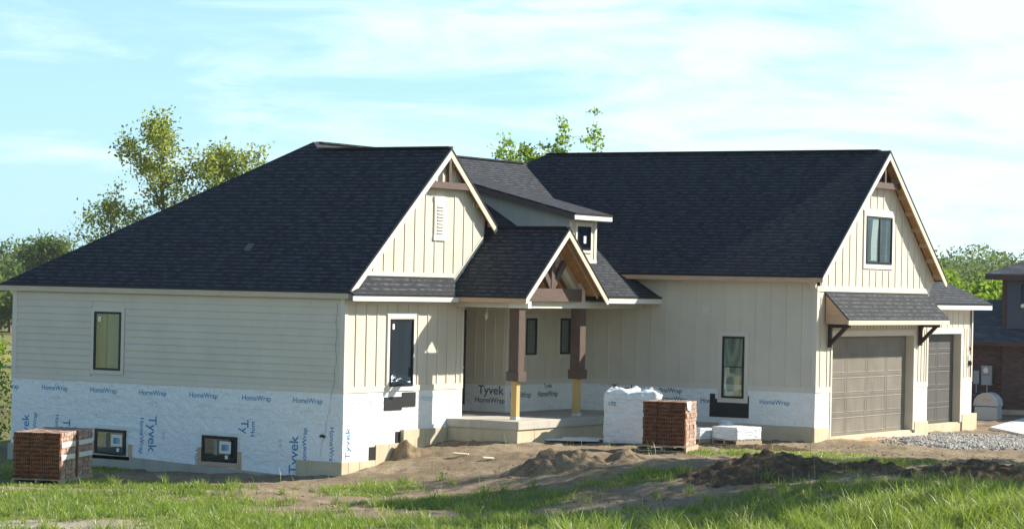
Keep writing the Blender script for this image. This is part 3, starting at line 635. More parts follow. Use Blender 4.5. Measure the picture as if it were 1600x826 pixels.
hb(MB().box(.69, .99, 8.1, 9.88, 4.03, 4.04), 'soffit', 'siding')
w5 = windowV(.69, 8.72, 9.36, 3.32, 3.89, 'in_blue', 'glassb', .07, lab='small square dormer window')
hb(MB().box(.7215, .7225, 9.02, 9.14, 3.48, 3.66), 'sticker', 'white', w5)
# entry door
ed = hb(MB().box(-1.6, -1.555, 6.20, 7.26, -.5, 1.73), 'entry_door', 'entry'); hb(MB().tube([(-1.555, 7.12, .4), (-1.49, 7.12, .4)], .035, 8), 'door_knob', 'white', ed)
hb(MB().box(-1.6, -1.575, 7.26, 7.36, -.5, 1.80), 'door_trim', 'dkbrown')
# awning ---------------------------------------------------------------
aw = hb(roofpoly([(6.90, 11.06, 1.775), (6.90, 17.46, 1.775), (6.262, 17.46, 2.425), (6.262, 11.06, 2.425)], .03), 'awning', 'shingle', label='grey shingled awning over the wide garage door')
hb(MB().box(6.872, 6.905, 11.06, 17.46, 1.64, 1.745), 'fascia_board', 'woodw', aw)
for y in (11.07, 17.42):
    hb(MB().prism([(6.29, y, 2.36), (6.87, y, 1.77), (6.87, y, 1.65), (6.29, y, 1.65)], (0, .03, 0)), 'awning_side', 'woodl', aw)
hb(MB().prism([(6.905, 11.05, 1.74), (6.905, 11.05, 1.785), (6.27, 11.05, 2.435), (6.27, 11.05, 2.38)], (0, .02, 0)), 'drip_edge', 'drip', aw)
hb(MB().box(6.29, 6.87, 11.1, 17.42, 1.66, 1.672), 'soffit', 'siding', aw)
for y in (11.28, 16.94):
    br = hb(MB().box(6.285, 6.36, y-.05, y+.05, 1.08, 1.65), 'bracket', 'dkbrown', label='dark stained timber bracket under the awning')
    hb(MB().box(6.36, 6.84, y-.05, y+.05, 1.56, 1.65), 'bracket_arm', 'dkbrown', br); hb(MB().bar((6.33, y, 1.17), (6.74, y, 1.58), .08, .09), 'bracket_brace', 'dkbrown', br)
# roof vent, hanging cable, bulb
rv = hb(MB().prism([(-3.44, .86, PL(.86)+.01), (-3.26, .86, PL(.86)+.01), (-3.26, 1.0, PL(1.0)+.01), (-3.44, 1.0, PL(1.0)+.01)], (0, 0, .05)), 'roof_vent', 'doordark')
rng2 = random.Random(3)
pts = [(-.20+.02*math.sin(i*1.7)-.5*max(0, (i-9)/14)**1.3*.75, -.032, 1.95-i*.145) for i in range(24)]
hb(MB().tube(pts, .004, 5), 'hanging_cable', 'metalgrey'); hb(MB().tube([(-.56, -.04, -.95), (-.5, -.06, -.93), (-.44, -.04, -.96)], .03, 6), 'cable_box', 'rubber')
hb(MB().tube([(.1, 5.6, 2.06), (.12, 5.62, 1.85), (.09, 5.6, 1.72)], .012, 5).tube([(.09, 5.6, 1.78), (.09, 5.6, 1.70), (.09, 5.6, 1.60)], (.03, .05, .02), 8), 'hanging_bulb', 'white')

# printed lettering on the house wrap ------------------------------------
def text(txt, parent, loc, size, plane, ang=0, mat='ink', ext=.0008, sx=1.0):
    cu = bpy.data.curves.new('lettering', 'FONT'); cu.body = txt; cu.size = size; cu.align_x = 'CENTER'; cu.align_y = 'CENTER'; cu.extrude = ext; cu.offset = size*.008
    tmp = bpy.data.objects.new('tmp', cu); COL.objects.link(tmp)
    dg = bpy.context.evaluated_depsgraph_get(); me = bpy.data.meshes.new_from_object(tmp.evaluated_get(dg)); bpy.data.objects.remove(tmp)
    me.materials.clear(); me.materials.append(M[mat])
    o = bpy.data.objects.new('lettering', me); COL.objects.link(o)
    rx = Matrix.Rotation(R(90), 4, 'X'); rz = Matrix.Rotation(R(90) if plane == 'V' else 0, 4, 'Z')
    mw = Matrix.Translation(loc) @ rz @ rx @ Matrix.Rotation(R(ang), 4, 'Z') @ Matrix.Scale(sx, 4, (1, 0, 0))
    o.parent = parent; o.matrix_local = mw
    return o
yT = -.006
mb = MB(); xs = [-9.54+.12*i for i in range(80)]; jr = random.Random(5); prev = None
for x_ in xs:
    if x_ > -.01: x_ = -.01
    z_ = -.66+.012*math.sin(x_*2.1)+jr.uniform(-.008, .008)
    if prev: mb.add([(prev[0], -.0065, prev[1]), (x_, -.0065, z_), (x_, -.009, -1.85), (prev[0], -.009, -1.85)], [(0, 1, 2, 3)])
    prev = (x_, z_)
hb(mb, 'lower_wrap', 'wrap', wr)
mb = MB()
for i in range(120):
    x_ = -9.4+i*.078+jr.uniform(-.03, .03); z_ = -.69+jr.uniform(-.015, .02); mb.box(x_, x_+jr.uniform(.01, .03), -.0115, -.0095, z_, z_+.006)
for i in range(70):
    x_ = -9.4+jr.uniform(0, 9.3); z_ = jr.choice((-.12, -.47, -.50))+jr.uniform(-.03, .03); mb.box(x_, x_+.014, -.0078, -.0062, z_, z_+.014)
hb(mb, 'cap_staples', 'inkr2', wr)
yL = -.0105
for i, x in enumerate((-8.22, -6.74, -5.29, -3.83, -2.34, -.95)):
    text('HomeWrap', wr, (x, yT, -.20), .165, 'U'); text('.............', wr, (x+.05, yT, -.38), .09, 'U', mat='inkr'); text('-----------', wr, (x+.02, yT, -.43), .10, 'U', mat='inkf')
text('rap', wr, (-9.44, yT, -.21), .165, 'U')
text('Tyvek', wr, (-9.08, yL, -1.22), .30, 'U', 90); text('HomeWrap', wr, (-8.80, yL, -1.18), .16, 'U', 90)
text('HomeWrap', wr, (-8.12, yL, -1.20), .16, 'U', -90); text('Tyvek', wr, (-7.84, yL, -1.24), .30, 'U', -90, sx=.9)
text('Tyvek', wr, (-5.28, yL, -1.12), .33, 'U', -90); text('HomeWrap', wr, (-5.58, yL, -1.18), .17, 'U', -90)
text('Hom', wr, (-3.96, yL, -1.60), .19, 'U', -90); text('Ty', wr, (-2.66, yL, -.84), .30, 'U', 180 if False else -90); text('Hom', wr, (-2.42, yL, -.88), .17, 'U', 90)
text('Tyvek', wr, (-1.28, yL, -1.40), .34, 'U', 90); text('HomeWrap', wr, (-1.0, yL, -1.20), .17, 'U', 90); text('HomeWrap', wr, (-.28, yL, -1.15), .17, 'U', -90)
for x in (-7.55, -4.95, -1.66): text('|||| ||||', wr, (x, yL, -1.15), .08, 'U', 90, 'inkr')
text('Tyvek', wr2, (.009, .20, -1.1), .26, 'V', 90, sx=1.1); text('HomeWrap', wr2, (.009, .66, -.20), .20, 'V', 0, 'inkf'); text('HomeWrap', wr2, (.009, 3.5, -.18), .20, 'V', 0, 'inkf')
text('HomeWrap', wr3, (2.44, 10.609, -.30), .165, 'U', 0, 'inkd'); text('HomeWrap', wr3, (5.20, 10.609, -.27), .165, 'U', 0, 'ink'); text('dineWrap', wr3, (2.35, 10.609, -.09), .165, 'U', 0, 'inkd')
text('- - - - - -', wr3, (5.2, 10.609, -.45), .07, 'U', 0, 'inkr'); text('Tyvek', wr3, (1.04, 10.609, -.10), .27, 'U', 0, 'inkd'); text('HomeWrap', wr3, (3.6, 10.609, -.30), .165, 'U', 0, 'inkd')
text('Tyvek', wr4, (-.86, 7.388, -.14), .30, 'U', 0, 'inkd'); text('HomeWrap', wr4, (-.88, 7.388, -.38), .175, 'U', 0, 'inkd')
for y in (8.1, 9.4): text('HomeWrap', wr5, (-.438, y, -.26), .20, 'V', 0, 'inkd')
for y in (9.4,): text('Tyvek', wr5, (-.438, y, -.06), .16, 'V', 0, 'inkd')

# ------------------------------------------------------------------ yard masks (world places, u/w = yard frame)
def ell(u, w, cu, cw, ru, rw, soft=.35):
    d = np.sqrt(((u-cu)/ru)**2+((w-cw)/rw)**2); return 1-sstep(1-soft, 1+soft, d)
def grass_low(u, w):
    n = fbm(*xy(u, w), .9, 11); n2 = fbm(*xy(u, w), 3.1, 12)
    g = np.zeros_like(n)
    for c in ((2.6, -5.0, 2.4, 1.5), (0, -15, 9, 4.5), (3, -9.5, 6, 1.6), (-3.5, -8.5, 4.5, 1.6), (9.5, 1.0, 2.0, .9), (-4.5, -5.5, 3.8, 2.2), (-5, -2, 3, 1.2), (4.0, -12.5, 6, 4.0), (10.5, -11.5, 7, 5), (10.8, -1.0, 2.2, 1.3), (1.0, -9.5, 4.5, 1.7), (-1.2, -12, 2.2, 3.2), (6.3, -4.0, 1.3, .8), (5.2, -7.8, 2.6, 1.0), (-8, 3, 3, 4), (0.7, -2.2, 1.2, 1.2)):
        g = np.maximum(g, ell(u, w, *c))
    xq_, yq_ = xy(u, w); out = np.maximum(sstep(32, 50, np.hypot(u, w)), sstep(-10.5, -13, xq_)*0+(1-sstep(-14, -11.5, xq_))) + (w < -17)*1.
    g = np.maximum(g, np.clip(out, 0, 1))
    return np.clip(sstep(.38, .66, n*.62+n2*.38+(g-.5)*.42), 0, 1)*np.clip(g*1.6+.12, 0, 1)
def gravel_m(u, w):
    n = fbm(*xy(u, w), 1.2, 21)
    e = sstep(12.6, 14.0, u+(n-.5)*1.6+(w-8)*-.15)*sstep(4.2, 5.6, w+(n-.5)*1.2)*(1-sstep(12.6, 13.6, w+(n-.5)))
    return e
def sand_m(u, w):
    x, y = xy(u, w); n = fbm(x, y, 1.5, 23)
    return (sstep(6.2, 6.4, x)-sstep(6.9, 7.6, x+(n-.5)*1.2))*sstep(11.3, 12.2, y)*(1-sstep(16, 17, y))
# ground sheet ------------------------------------------------------------
def axis(lo, hi, st, far=4200):
    c = list(np.arange(lo, hi+st/2, st)); s_ = st; a = [hi]; 
    while a[-1] < far: s_ *= 1.16; a.append(a[-1]+s_)
    s_ = st; b = [lo]
    while b[-1] > -far: s_ *= 1.16; b.append(b[-1]-s_)
    return np.array(b[:0:-1]+c+a[1:])
ua, wa = axis(-13, 21, .10), axis(-20, 22, .12)
U, Wg = np.meshgrid(ua, wa); X, Y = xy(U, Wg); Z = gz(X, Y)
gl, gv_, sd = grass_low(U, Wg), gravel_m(U, Wg), sand_m(U, Wg)
gl = gl*(1-gv_)*(1-sd)
Z = Z+(fbm(X, Y, 5, 31)-.47)*.09*(1-gl)*(np.hypot(U, Wg) < 30)+(fbm(X, Y, 11, 33)-.47)*.05*(1-gl)*(np.hypot(U, Wg) < 30)
# wheel ruts in the dirt
Z = Z-.05*ell(U, Wg, 5, -7.0, 9, .35)-.05*ell(U, Wg, 5.5, -5.6, 9, .3)
nu, nw = len(ua), len(wa); idx = np.arange(nu*nw).reshape(nw, nu)
F = np.stack([idx[:-1, :-1], idx[:-1, 1:], idx[1:, 1:], idx[1:, :-1]], -1).reshape(-1, 4)
t_ = (-X+Y)/1.414
field = sstep(62, 70, t_)*(1-sstep(92, 104, t_))
pale = ell(U, Wg, -6.5, -13.0, 4.8, 3.6, .5)
s = Mat('yard ground'); v = s.mapping('Object', (1, 1, 1))
def at_(n_): a_ = s.node('ShaderNodeAttribute', attribute_name=n_); return a_.outputs['Fac']
n1, n2, n3 = s.noise(v, .8, 6, .6), s.noise(v, 7, 5, .6), s.noise(v, 45, 3, .6)
dirt = s.ramp(n1, [(.3, (.17, .125, .08)), (.55, (.29, .225, .15)), (.75, (.38, .31, .215))])
dirt = s.mix(s.rng(n2, .35, .7, 0, .7), dirt, (.13, .092, .06)); dirt = s.mix(s.rng(n3, .55, .7, 0, .5), dirt, (.42, .36, .29))
pal = s.ramp(n3, [(.35, (.28, .25, .19)), (.6, (.48, .44, .36))])
gr = s.ramp(n2, [(.3, (.09, .11, .035)), (.55, (.18, .19, .06)), (.75, (.30, .26, .14))])
gvl = s.ramp(n3, [(.35, (.20, .19, .18)), (.65, (.42, .40, .38))])
c = s.mix(s.rng(s.math('ADD', at_('pale'), s.math('MULTIPLY', n2, .5)), .45, 1.25), dirt, pal)
c = s.mix(at_('sand'), c, (.50, .31, .16)); c = s.mix(at_('gravel'), c, gvl)
c = s.mix(s.rng(s.math('ADD', at_('grass'), s.math('MULTIPLY', s.math('SUBTRACT', n2, .5), .9)), .45, 1.05), c, gr)
c = s.mix(at_('field'), c, s.ramp(n1, [(.3, (.26, .19, .10)), (.7, (.36, .27, .15))]))
s.bump(s.math('ADD', s.math('MULTIPLY', n2, .6), s.math('MULTIPLY', n3, .4)), .7, .05); M['ground'] = s.set(c, .95, .1)
g = raw_mesh('ground', np.stack([X, Y, Z], -1).reshape(-1, 3), F, M['ground'], attr=dict(grass=gl.ravel(), gravel=gv_.ravel(), sand=sd.ravel(), field=field.ravel(), pale=pale.ravel()), smooth=True); struct(g)

def gzz(x, y): return float(gz(np.array([x]), np.array([y]))[0])
# soil mounds -----------------------------------------------------------
s = Mat('heaped soil'); v = s.mapping('Object', (1, 1, 1)); n1, n2 = s.noise(v, 3, 6, .65), s.noise(v, 26, 4, .6)
c = s.ramp(n1, [(.3, (.12, .08, .05)), (.55, (.23, .165, .10)), (.75, (.34, .26, .17))]); c = s.mix(s.rng(n2, .5, .75, 0, .6), c, (.36, .29, .21))
s.bump(s.math('ADD', n1, s.math('MULTIPLY', n2, .5)), .8, .06); M['soil'] = s.set(c, .95, .1)
M['soilshade'] = (lambda s: (s.bump(s.noise(s.mapping('Object', (1, 1, 1)), 14, 5, .65), .8, .05), s.set(s.ramp(s.noise(s.mapping('Object', (1, 1, 1)), 6, 6, .65), [(.3, (.055, .038, .024)), (.55, (.11, .078, .048)), (.75, (.20, .15, .10))]), .95, .1))[1])(Mat('soil with painted shade'))  # soil colour darkened to paint the shade on the mounds' near side
def mound(label, cu, cw, ru, rw, h, seed, ridge=.35, group=None, name='dirt_mound', mat='soil'):
    st = .045; us = np.arange(-ru*1.15, ru*1.15, st); ws = np.arange(-rw*1.15, rw*1.15, st); A, B = np.meshgrid(us, ws)
    x0, y0 = xy(cu, cw); x, y = xy(cu+A, cw+B)
    n = fbm(x, y, 1.1, seed); d = np.sqrt((A/ru)**2+(B/rw)**2)+(n-.47)*.7
    H = h*(1-sstep(0, 1, d))*(.55+.9*n)
    lump = np.abs(fbm(x, y, 3.5, seed+2)-.47); H = H+h*ridge*(1-sstep(.3, 1, d))*(lump*2.2-.15)+(fbm(x, y, 9, seed+4)-.47)*.10*(1-sstep(.6, 1.05, d))
    zb = gzz(x0, y0); Z = gz(x, y)+H-.03-.25*sstep(.9, 1.15, np.sqrt((A/ru)**2+(B/rw)**2))
    V = np.stack([x-x0, y-y0, Z-zb], -1).reshape(-1, 3); k = len(us); ix = np.arange(len(us)*len(ws)).reshape(len(ws), k)
    Fm = np.stack([ix[:-1, :-1], ix[:-1, 1:], ix[1:, 1:], ix[1:, :-1]], -1).reshape(-1, 4)
    o = raw_mesh(name, V, Fm, M[mat], smooth=False); o.location = (x0, y0, zb); tag(o, label, 'dirt mound', group); return o
mound('large soil mound coloured as in shade at the front of the yard, nearest the tall grass', 8.7, -4.4, 2.1, 1.25, .42, 41, .45, mat='soilshade')
mound('low rough ridge of turned soil between the two front mounds', 10.9, -4.2, 1.5, .9, .26, 44, .5, mat='soilshade')
mound('broad soil mound coloured as in shade by the right edge of the photo', 12.9, -5.0, 1.8, 1.1, .40, 47, .4, mat='soilshade')
mound('sunlit brown soil heap in front of the porch slab', 4.55, -1.6, 1.25, 1.2, .36, 52, .6)
mound('small soil heap with clods in front of the brick pallet', 6.1, -1.2, .7, .9, .22, 57, .6)
mound('little heap of soil against the stepped foundation', 1.32, 1.66, .50, .45, .36, 61, .6)
mound('thin spill of dark soil by the garage wing corner', 9.4, 3.2, 1.6, .9, .12, 64, .8, mat='soilshade')

# grass ------------------------------------------------------------------
s = Mat('grass blades'); s.n.remove(s.p)
at = s.node('ShaderNodeAttribute', attribute_name='tone')
c = s.ramp(at.outputs['Fac'], [(0, (.055, .115, .018)), (.45, (.135, .22, .030)), (.8, (.28, .34, .07)), (1, (.55, .48, .25))])
df = s.node('ShaderNodeBsdfDiffuse'); tr = s.node('ShaderNodeBsdfTranslucent'); gg = s.node('ShaderNodeBsdfGlossy'); gg.inputs['Roughness'].default_value = .45
s.link(c, df.inputs[0]); s.link(s.mix(.6, c, (.40, .54, .05)), tr.inputs[0])
mx = s.node('ShaderNodeMixShader'); mx.inputs[0].default_value = .45; s.link(df.outputs[0], mx.inputs[1]); s.link(tr.outputs[0], mx.inputs[2])
m3 = s.node('ShaderNodeMixShader'); m3.inputs[0].default_value = .05; s.link(mx.outputs[0], m3.inputs[1]); s.link(gg.outputs[0], m3.inputs[2]); s.link(m3.outputs[0], s.out.inputs[0]); M['blade'] = s.m
def blades(name, label, u, w, h, width, lean, tone, group=None):
    n = len(u); x, y = xy(u, w); z = gz(x, y)-.02; a = rng.uniform(0, 2*np.pi, n); b = rng.uniform(0, 2*np.pi, n)
    # lie partly downwind
    ld = np.stack([np.cos(b), np.sin(b)], -1)*lean[:, None]
    wd = np.stack([np.cos(a), np.sin(a)], -1)*width[:, None]/2
    P = np.zeros((n, 7, 3))
    for k, (t, ws) in enumerate(((0, 1.), (.38, .85), (.74, .55))):
        off = ld*(t**1.9)*h[:, None]; zz = z+h*t*(1-.28*lean*t)
        P[:, 2*k, 0] = x+off[:, 0]-wd[:, 0]*ws; P[:, 2*k, 1] = y+off[:, 1]-wd[:, 1]*ws; P[:, 2*k, 2] = zz
        P[:, 2*k+1, 0] = x+off[:, 0]+wd[:, 0]*ws; P[:, 2*k+1, 1] = y+off[:, 1]+wd[:, 1]*ws; P[:, 2*k+1, 2] = zz
    P[:, 6, 0] = x+ld[:, 0]*h; P[:, 6, 1] = y+ld[:, 1]*h; P[:, 6, 2] = z+h*(1-.3*lean)
    f = np.array([[0, 1, 3], [0, 3, 2], [2, 3, 5], [2, 5, 4], [4, 5, 6]]); Fb = (np.arange(n)[:, None, None]*7+f[None]).reshape(-1, 3)
    o = raw_mesh(name, P.reshape(-1, 3), Fb, M['blade'], attr=dict(tone=np.repeat(tone, 7)), smooth=True); return tag(o, label, 'grass', kind='stuff')
def scatter(n, u0, u1, w0, w1, dens):
    u = rng.uniform(u0, u1, n); w = rng.uniform(w0, w1, n); k = rng.uniform(0, 1, n) < dens(u, w); return u[k], w[k]
u, w = scatter(420000, -8, 17, -18, 5, lambda a, b: grass_low(a, b)*(1-gravel_m(a, b))*(.35+.9*sstep(.35, .6, fbm(*xy(a, b), 2.2, 71))))
x_, y_ = xy(u, w); keep = ~((x_ < .15) & (y_ > -.1)) & ~((x_ < 2.0) & (y_ > 4.0)) & ~((x_ < 6.35) & (y_ > 10.5)); u, w = u[keep], w[keep]; n = len(u)
blades('grass', 'short patchy grass and weeds over the bare yard', u, w, rng.uniform(.035, .11, n)*(.7+.8*vnoise(*xy(u, w), 1.1, 3)), rng.uniform(.010, .022, n), rng.uniform(.2, 1.0, n), np.clip(rng.normal(.45, .2, n)+(vnoise(*xy(u, w), .7, 5)-.5)*.7, 0, 1))
def tallD(a, b):
    n = fbm(*xy(a, b), 1.5, 81); d = np.zeros_like(a)
    d = np.maximum(d, sstep(5.4, 8.2, a+(b+12)*-.25)*(1-sstep(-10.6, -9.4, b+(n-.5)*2.4+ -.12*(a-8))))
    for c in ((-2.1, -13.6, .8, 1.3), (1.0, -13.2, 1.0, 1.1), (-.2, -14.5, .8, .8), (3.6, -11.8, .6, .9), (4.6, -12.8, .9, 1.6), (6.1, -10.6, .7, 1.2), (2.5, -15, 1.0, .8), (5.6, -9.0, .5, .5), (-.8, -11.5, .5, .6), (2.2, -10.8, .6, .6)):
        d = np.maximum(d, ell(a, b, *c, .5)*.6)
    return d*(.25+1.5*sstep(.40, .62, n))
u, w = scatter(260000, -5, 15, -18, -7.5, lambda a, b: np.clip(tallD(a, b), 0, 1)*.55); n = len(u)
hs = (.16+.24*sstep(5.5, 9, u))*(.55+.9*fbm(*xy(u, w), 1.3, 83))*rng.uniform(.6, 1.15, n)
blades('tall_grass', 'tall uncut green grass in clumps along the near edge of the yard', u, w, hs, rng.uniform(.010, .020, n), rng.uniform(.1, .75, n), np.clip(rng.normal(.42, .2, n)+(vnoise(*xy(u, w), .9, 9)-.5)*.5, 0, 1))
# tufts: blades fanning out of one root, scattered over the near yard
def tufts(n, u0, u1, w0, w1, dens, hmin, hmax, nb):
    cu, cw = scatter(n, u0, u1, w0, w1, dens); m = len(cu); k = np.repeat(np.arange(m), nb); hh = rng.uniform(hmin, hmax, m)**1.0; r_ = rng.uniform(.03, .13, m)
    return cu[k]+rng.normal(0, 1, len(k))*r_[k], cw[k]+rng.normal(0, 1, len(k))*r_[k], hh[k]*rng.uniform(.45, 1.15, len(k)), np.clip(rng.uniform(.2, .75, m)[k]+rng.normal(0, .12, len(k)), 0, 1)
u, w, hs, tn = tufts(3800, -6, 13, -17, -1.5, lambda a, b: np.clip(.06+.75*grass_low(a, b)*sstep(-4.5, -10, -(-b))*1.0+.25*tallD(a, b)+.25*grass_low(a, b), 0, 1), .08, .34, 34); n = len(u)
blades('grass_tufts', 'scattered upright tufts of grass over the near yard', u, w, hs, rng.uniform(.008, .016, n), rng.uniform(.2, 1.0, n), tn)
u, w, hs, tn = tufts(1300, 4.5, 14, -17, -9.4, lambda a, b: np.clip(tallD(a, b), 0, 1), .28, .70, 46); n = len(u)
blades('tall_tufts', 'tall arching grass tufts at the near right of the yard', u, w, hs, rng.uniform(.010, .022, n), rng.uniform(.2, 1.0, n), np.clip(tn+.12, 0, 1))
# wide-bladed lone stalks in the dirt
u, w = scatter(900, -2, 13, -9, 4, lambda a, b: .5+0*a); x_, y_ = xy(u, w); keep = ~((x_ < .15) & (y_ > -.1)) & ~((x_ < 2.0) & (y_ > 4.0)) & ~((x_ < 6.35) & (y_ > 10.5)); u, w = u[keep], w[keep]; n = len(u)
u2_, w2_ = scatter(2400, -6, 12, -17, -8, lambda a, b: .6+0*a); u = np.concatenate([u, u2_]); w = np.concatenate([w, w2_]); n = len(u)
blades('weeds', 'thin dry stalks and weeds standing in the bare soil', u, w, rng.uniform(.08, .46, n), rng.uniform(.006, .012, n), rng.uniform(.05, .6, n), np.clip(rng.normal(.85, .25, n), 0, 1))

# gravel -------------------------------------------------------------------
s = Mat('crushed stone'); at = s.node('ShaderNodeAttribute', attribute_name='tone')
c = s.ramp(at.outputs['Fac'], [(0, (.17, .16, .15)), (.5, (.30, .285, .265)), (1, (.46, .44, .40))]); M['stone'] = s.set(c, .85, .2)
def stones(name, label, u, w, size, kind='stuff'):
    n = len(u); x, y = xy(u, w); z = gz(x, y)+size*.15
    base = np.array([[1, 0, 0], [-1, 0, 0], [0, 1, 0], [0, -1, 0], [0, 0, .7], [0, 0, -.7], [.6, .6, .3], [-.6, -.5, .35]])
    P = base[None]*(rng.uniform(.6, 1.25, (n, 8, 1)))*size[:, None, None]; a = rng.uniform(0, 6.28, n); ca, sa = np.cos(a)[:, None], np.sin(a)[:, None]
    Px = P[:, :, 0]*ca-P[:, :, 1]*sa; Py = P[:, :, 0]*sa+P[:, :, 1]*ca; P = np.stack([Px+x[:, None], Py+y[:, None], P[:, :, 2]+z[:, None]], -1)
    f = np.array([[4, 0, 6], [4, 6, 2], [0, 2, 6], [4, 2, 1], [4, 1, 7], [4, 7, 3], [1, 3, 7], [4, 3, 0], [5, 2, 0], [5, 1, 2], [5, 3, 1], [5, 0, 3]])
    o = raw_mesh(name, P.reshape(-1, 3), (np.arange(n)[:, None, None]*8+f[None]).reshape(-1, 3), M['stone'], attr=dict(tone=np.repeat(rng.uniform(0, 1, n), 8))); return tag(o, label, 'gravel', kind=kind)
u, w = scatter(30000, 12.2, 21, 3.8, 13.6, lambda a, b: gravel_m(a, b)**1.5)
stones('gravel', 'spread of grey crushed stone in front of the garage doors', u, w, rng.uniform(.022, .06, len(u)))
u, w = scatter(26000, -6, 15, -16, 6, lambda a, b: .25*(1-grass_low(a, b))*sstep(.45, .62, fbm(*xy(a, b), .9, 91))); x_, y_ = xy(u, w); keep = ~((x_ < .2) & (y_ > -.1)) & ~((x_ < 2.0) & (y_ > 4.0)) & ~((x_ < 6.4) & (y_ > 10.4)); u, w = u[keep], w[keep]
M['stone0'] = M['stone']; s = Mat('clods'); at = s.node('ShaderNodeAttribute', attribute_name='tone'); M['stone'] = s.set(s.ramp(at.outputs['Fac'], [(0, (.10, .07, .045)), (.75, (.26, .20, .13)), (.9, (.34, .29, .22)), (1, (.55, .52, .46))]), .9, .1)
stones('pebbles', 'loose pebbles and clods strewn over the bare yard', u, w, rng.uniform(.010, .034, len(u))*rng.uniform(.6, 1.2, len(u)))
M['stone'] = M['stone0']
u, w = scatter(2600, 11.5, 14.5, 7.6, 9.6, lambda a, b: .5*ell(a, b, 13.3, 8.9, 1.3, .55, .6)); stones('crushed_stone', 'small dark spill of stone before the narrow garage door', u, w, rng.uniform(.015, .03, len(u)))

# driveway slab of the neighbour ---------------------------------------------
dz = gzz(7, 25)+.03
o = MB().prism([(5.95, 23.0, dz), (7.9, 20.3, dz), (13.5, 24.5, dz), (9, 32, dz), (4.6, 29.6, dz)], (0, 0, -.25)).build('driveway', M['drive'], bevel=.01); struct(o)

# ------------------------------------------------------------------ stacks and pallets
s = Mat('cored red brick'); v = s.mapping('Object', (1, 1, 1)); n1 = s.noise(s.mapping('Object', (5.2, 5.2, 11.4)), 1.0, 2, .7); n2 = s.noise(v, 30, 4)
c = s.ramp(n1, [(.3, (.12, .048, .024)), (.5, (.23, .095, .045)), (.7, (.32, .175, .09))]); c = s.mix(s.rng(n2, .4, .7, 0, .5), c, (.22, .09, .06)); s.bump(n2, .3, .006); M['brick'] = s.set(c, .85, .15)
s = Mat('pinkish brick face'); v = s.mapping('Object', (1, 1, 1)); n1 = s.noise(s.mapping('Object', (5.2, 5.2, 11.4)), 1.0, 2, .7); n2 = s.noise(v, 24, 4)
c = s.ramp(n1, [(.3, (.25, .15, .12)), (.5, (.40, .27, .21)), (.7, (.55, .44, .37))]); s.bump(n2, .3, .006); M['brickpale'] = s.set(c, .85, .15)
M['dark'] = paint('painted gap shade', (.008, .006, .005), .1, .9)
M['pallet'] = wood('weathered pallet wood', (.50, .40, .28), .65, .75)
s = Mat('white shrink wrap'); v = s.mapping('Object', (1, 1, 1)); n1 = s.noise(s.mapping('Object', (2.2, 2.2, 7)), 2, 5, .6, 1.2); n2 = s.noise(s.mapping('Object', (9, 9, 9)), 1, 3)
c = s.ramp(n1, [(.3, (.66, .69, .71)), (.7, (.84, .86, .87))]); s.bump(s.math('ADD', n1, s.math('MULTIPLY', n2, .3)), .8, .05); M['shrink'] = s.set(c, .35, .45)
def pallet_at(loc, rz, wx, dy, label, h=.12, group='wooden pallets under the stacks'):
    """near corner at the origin, x to the left is negative, y goes away"""
    t = thing('wooden_pallet', label, 'pallet', loc, rz, group)
    dk = MB()
    for k in range(7): y = dy*k/7+.01; dk.box(-wx, 0, y, y+dy/7-.035, h-.02, h)
    d = dk.build('deck', M['pallet'], t)
    lo = MB()
    for k in (0, 3, 6): y = dy*k/7+.01; lo.box(-wx, 0, y, y+dy/7-.035, 0, .018)
    lo.build('bottom_deck', M['pallet'], t)
    for x in (-wx, -wx/2-.02, -.04): MB().box(x, x+.04, .0, dy, .018, h-.02).build('stringer', M['pallet'], t)
    return t
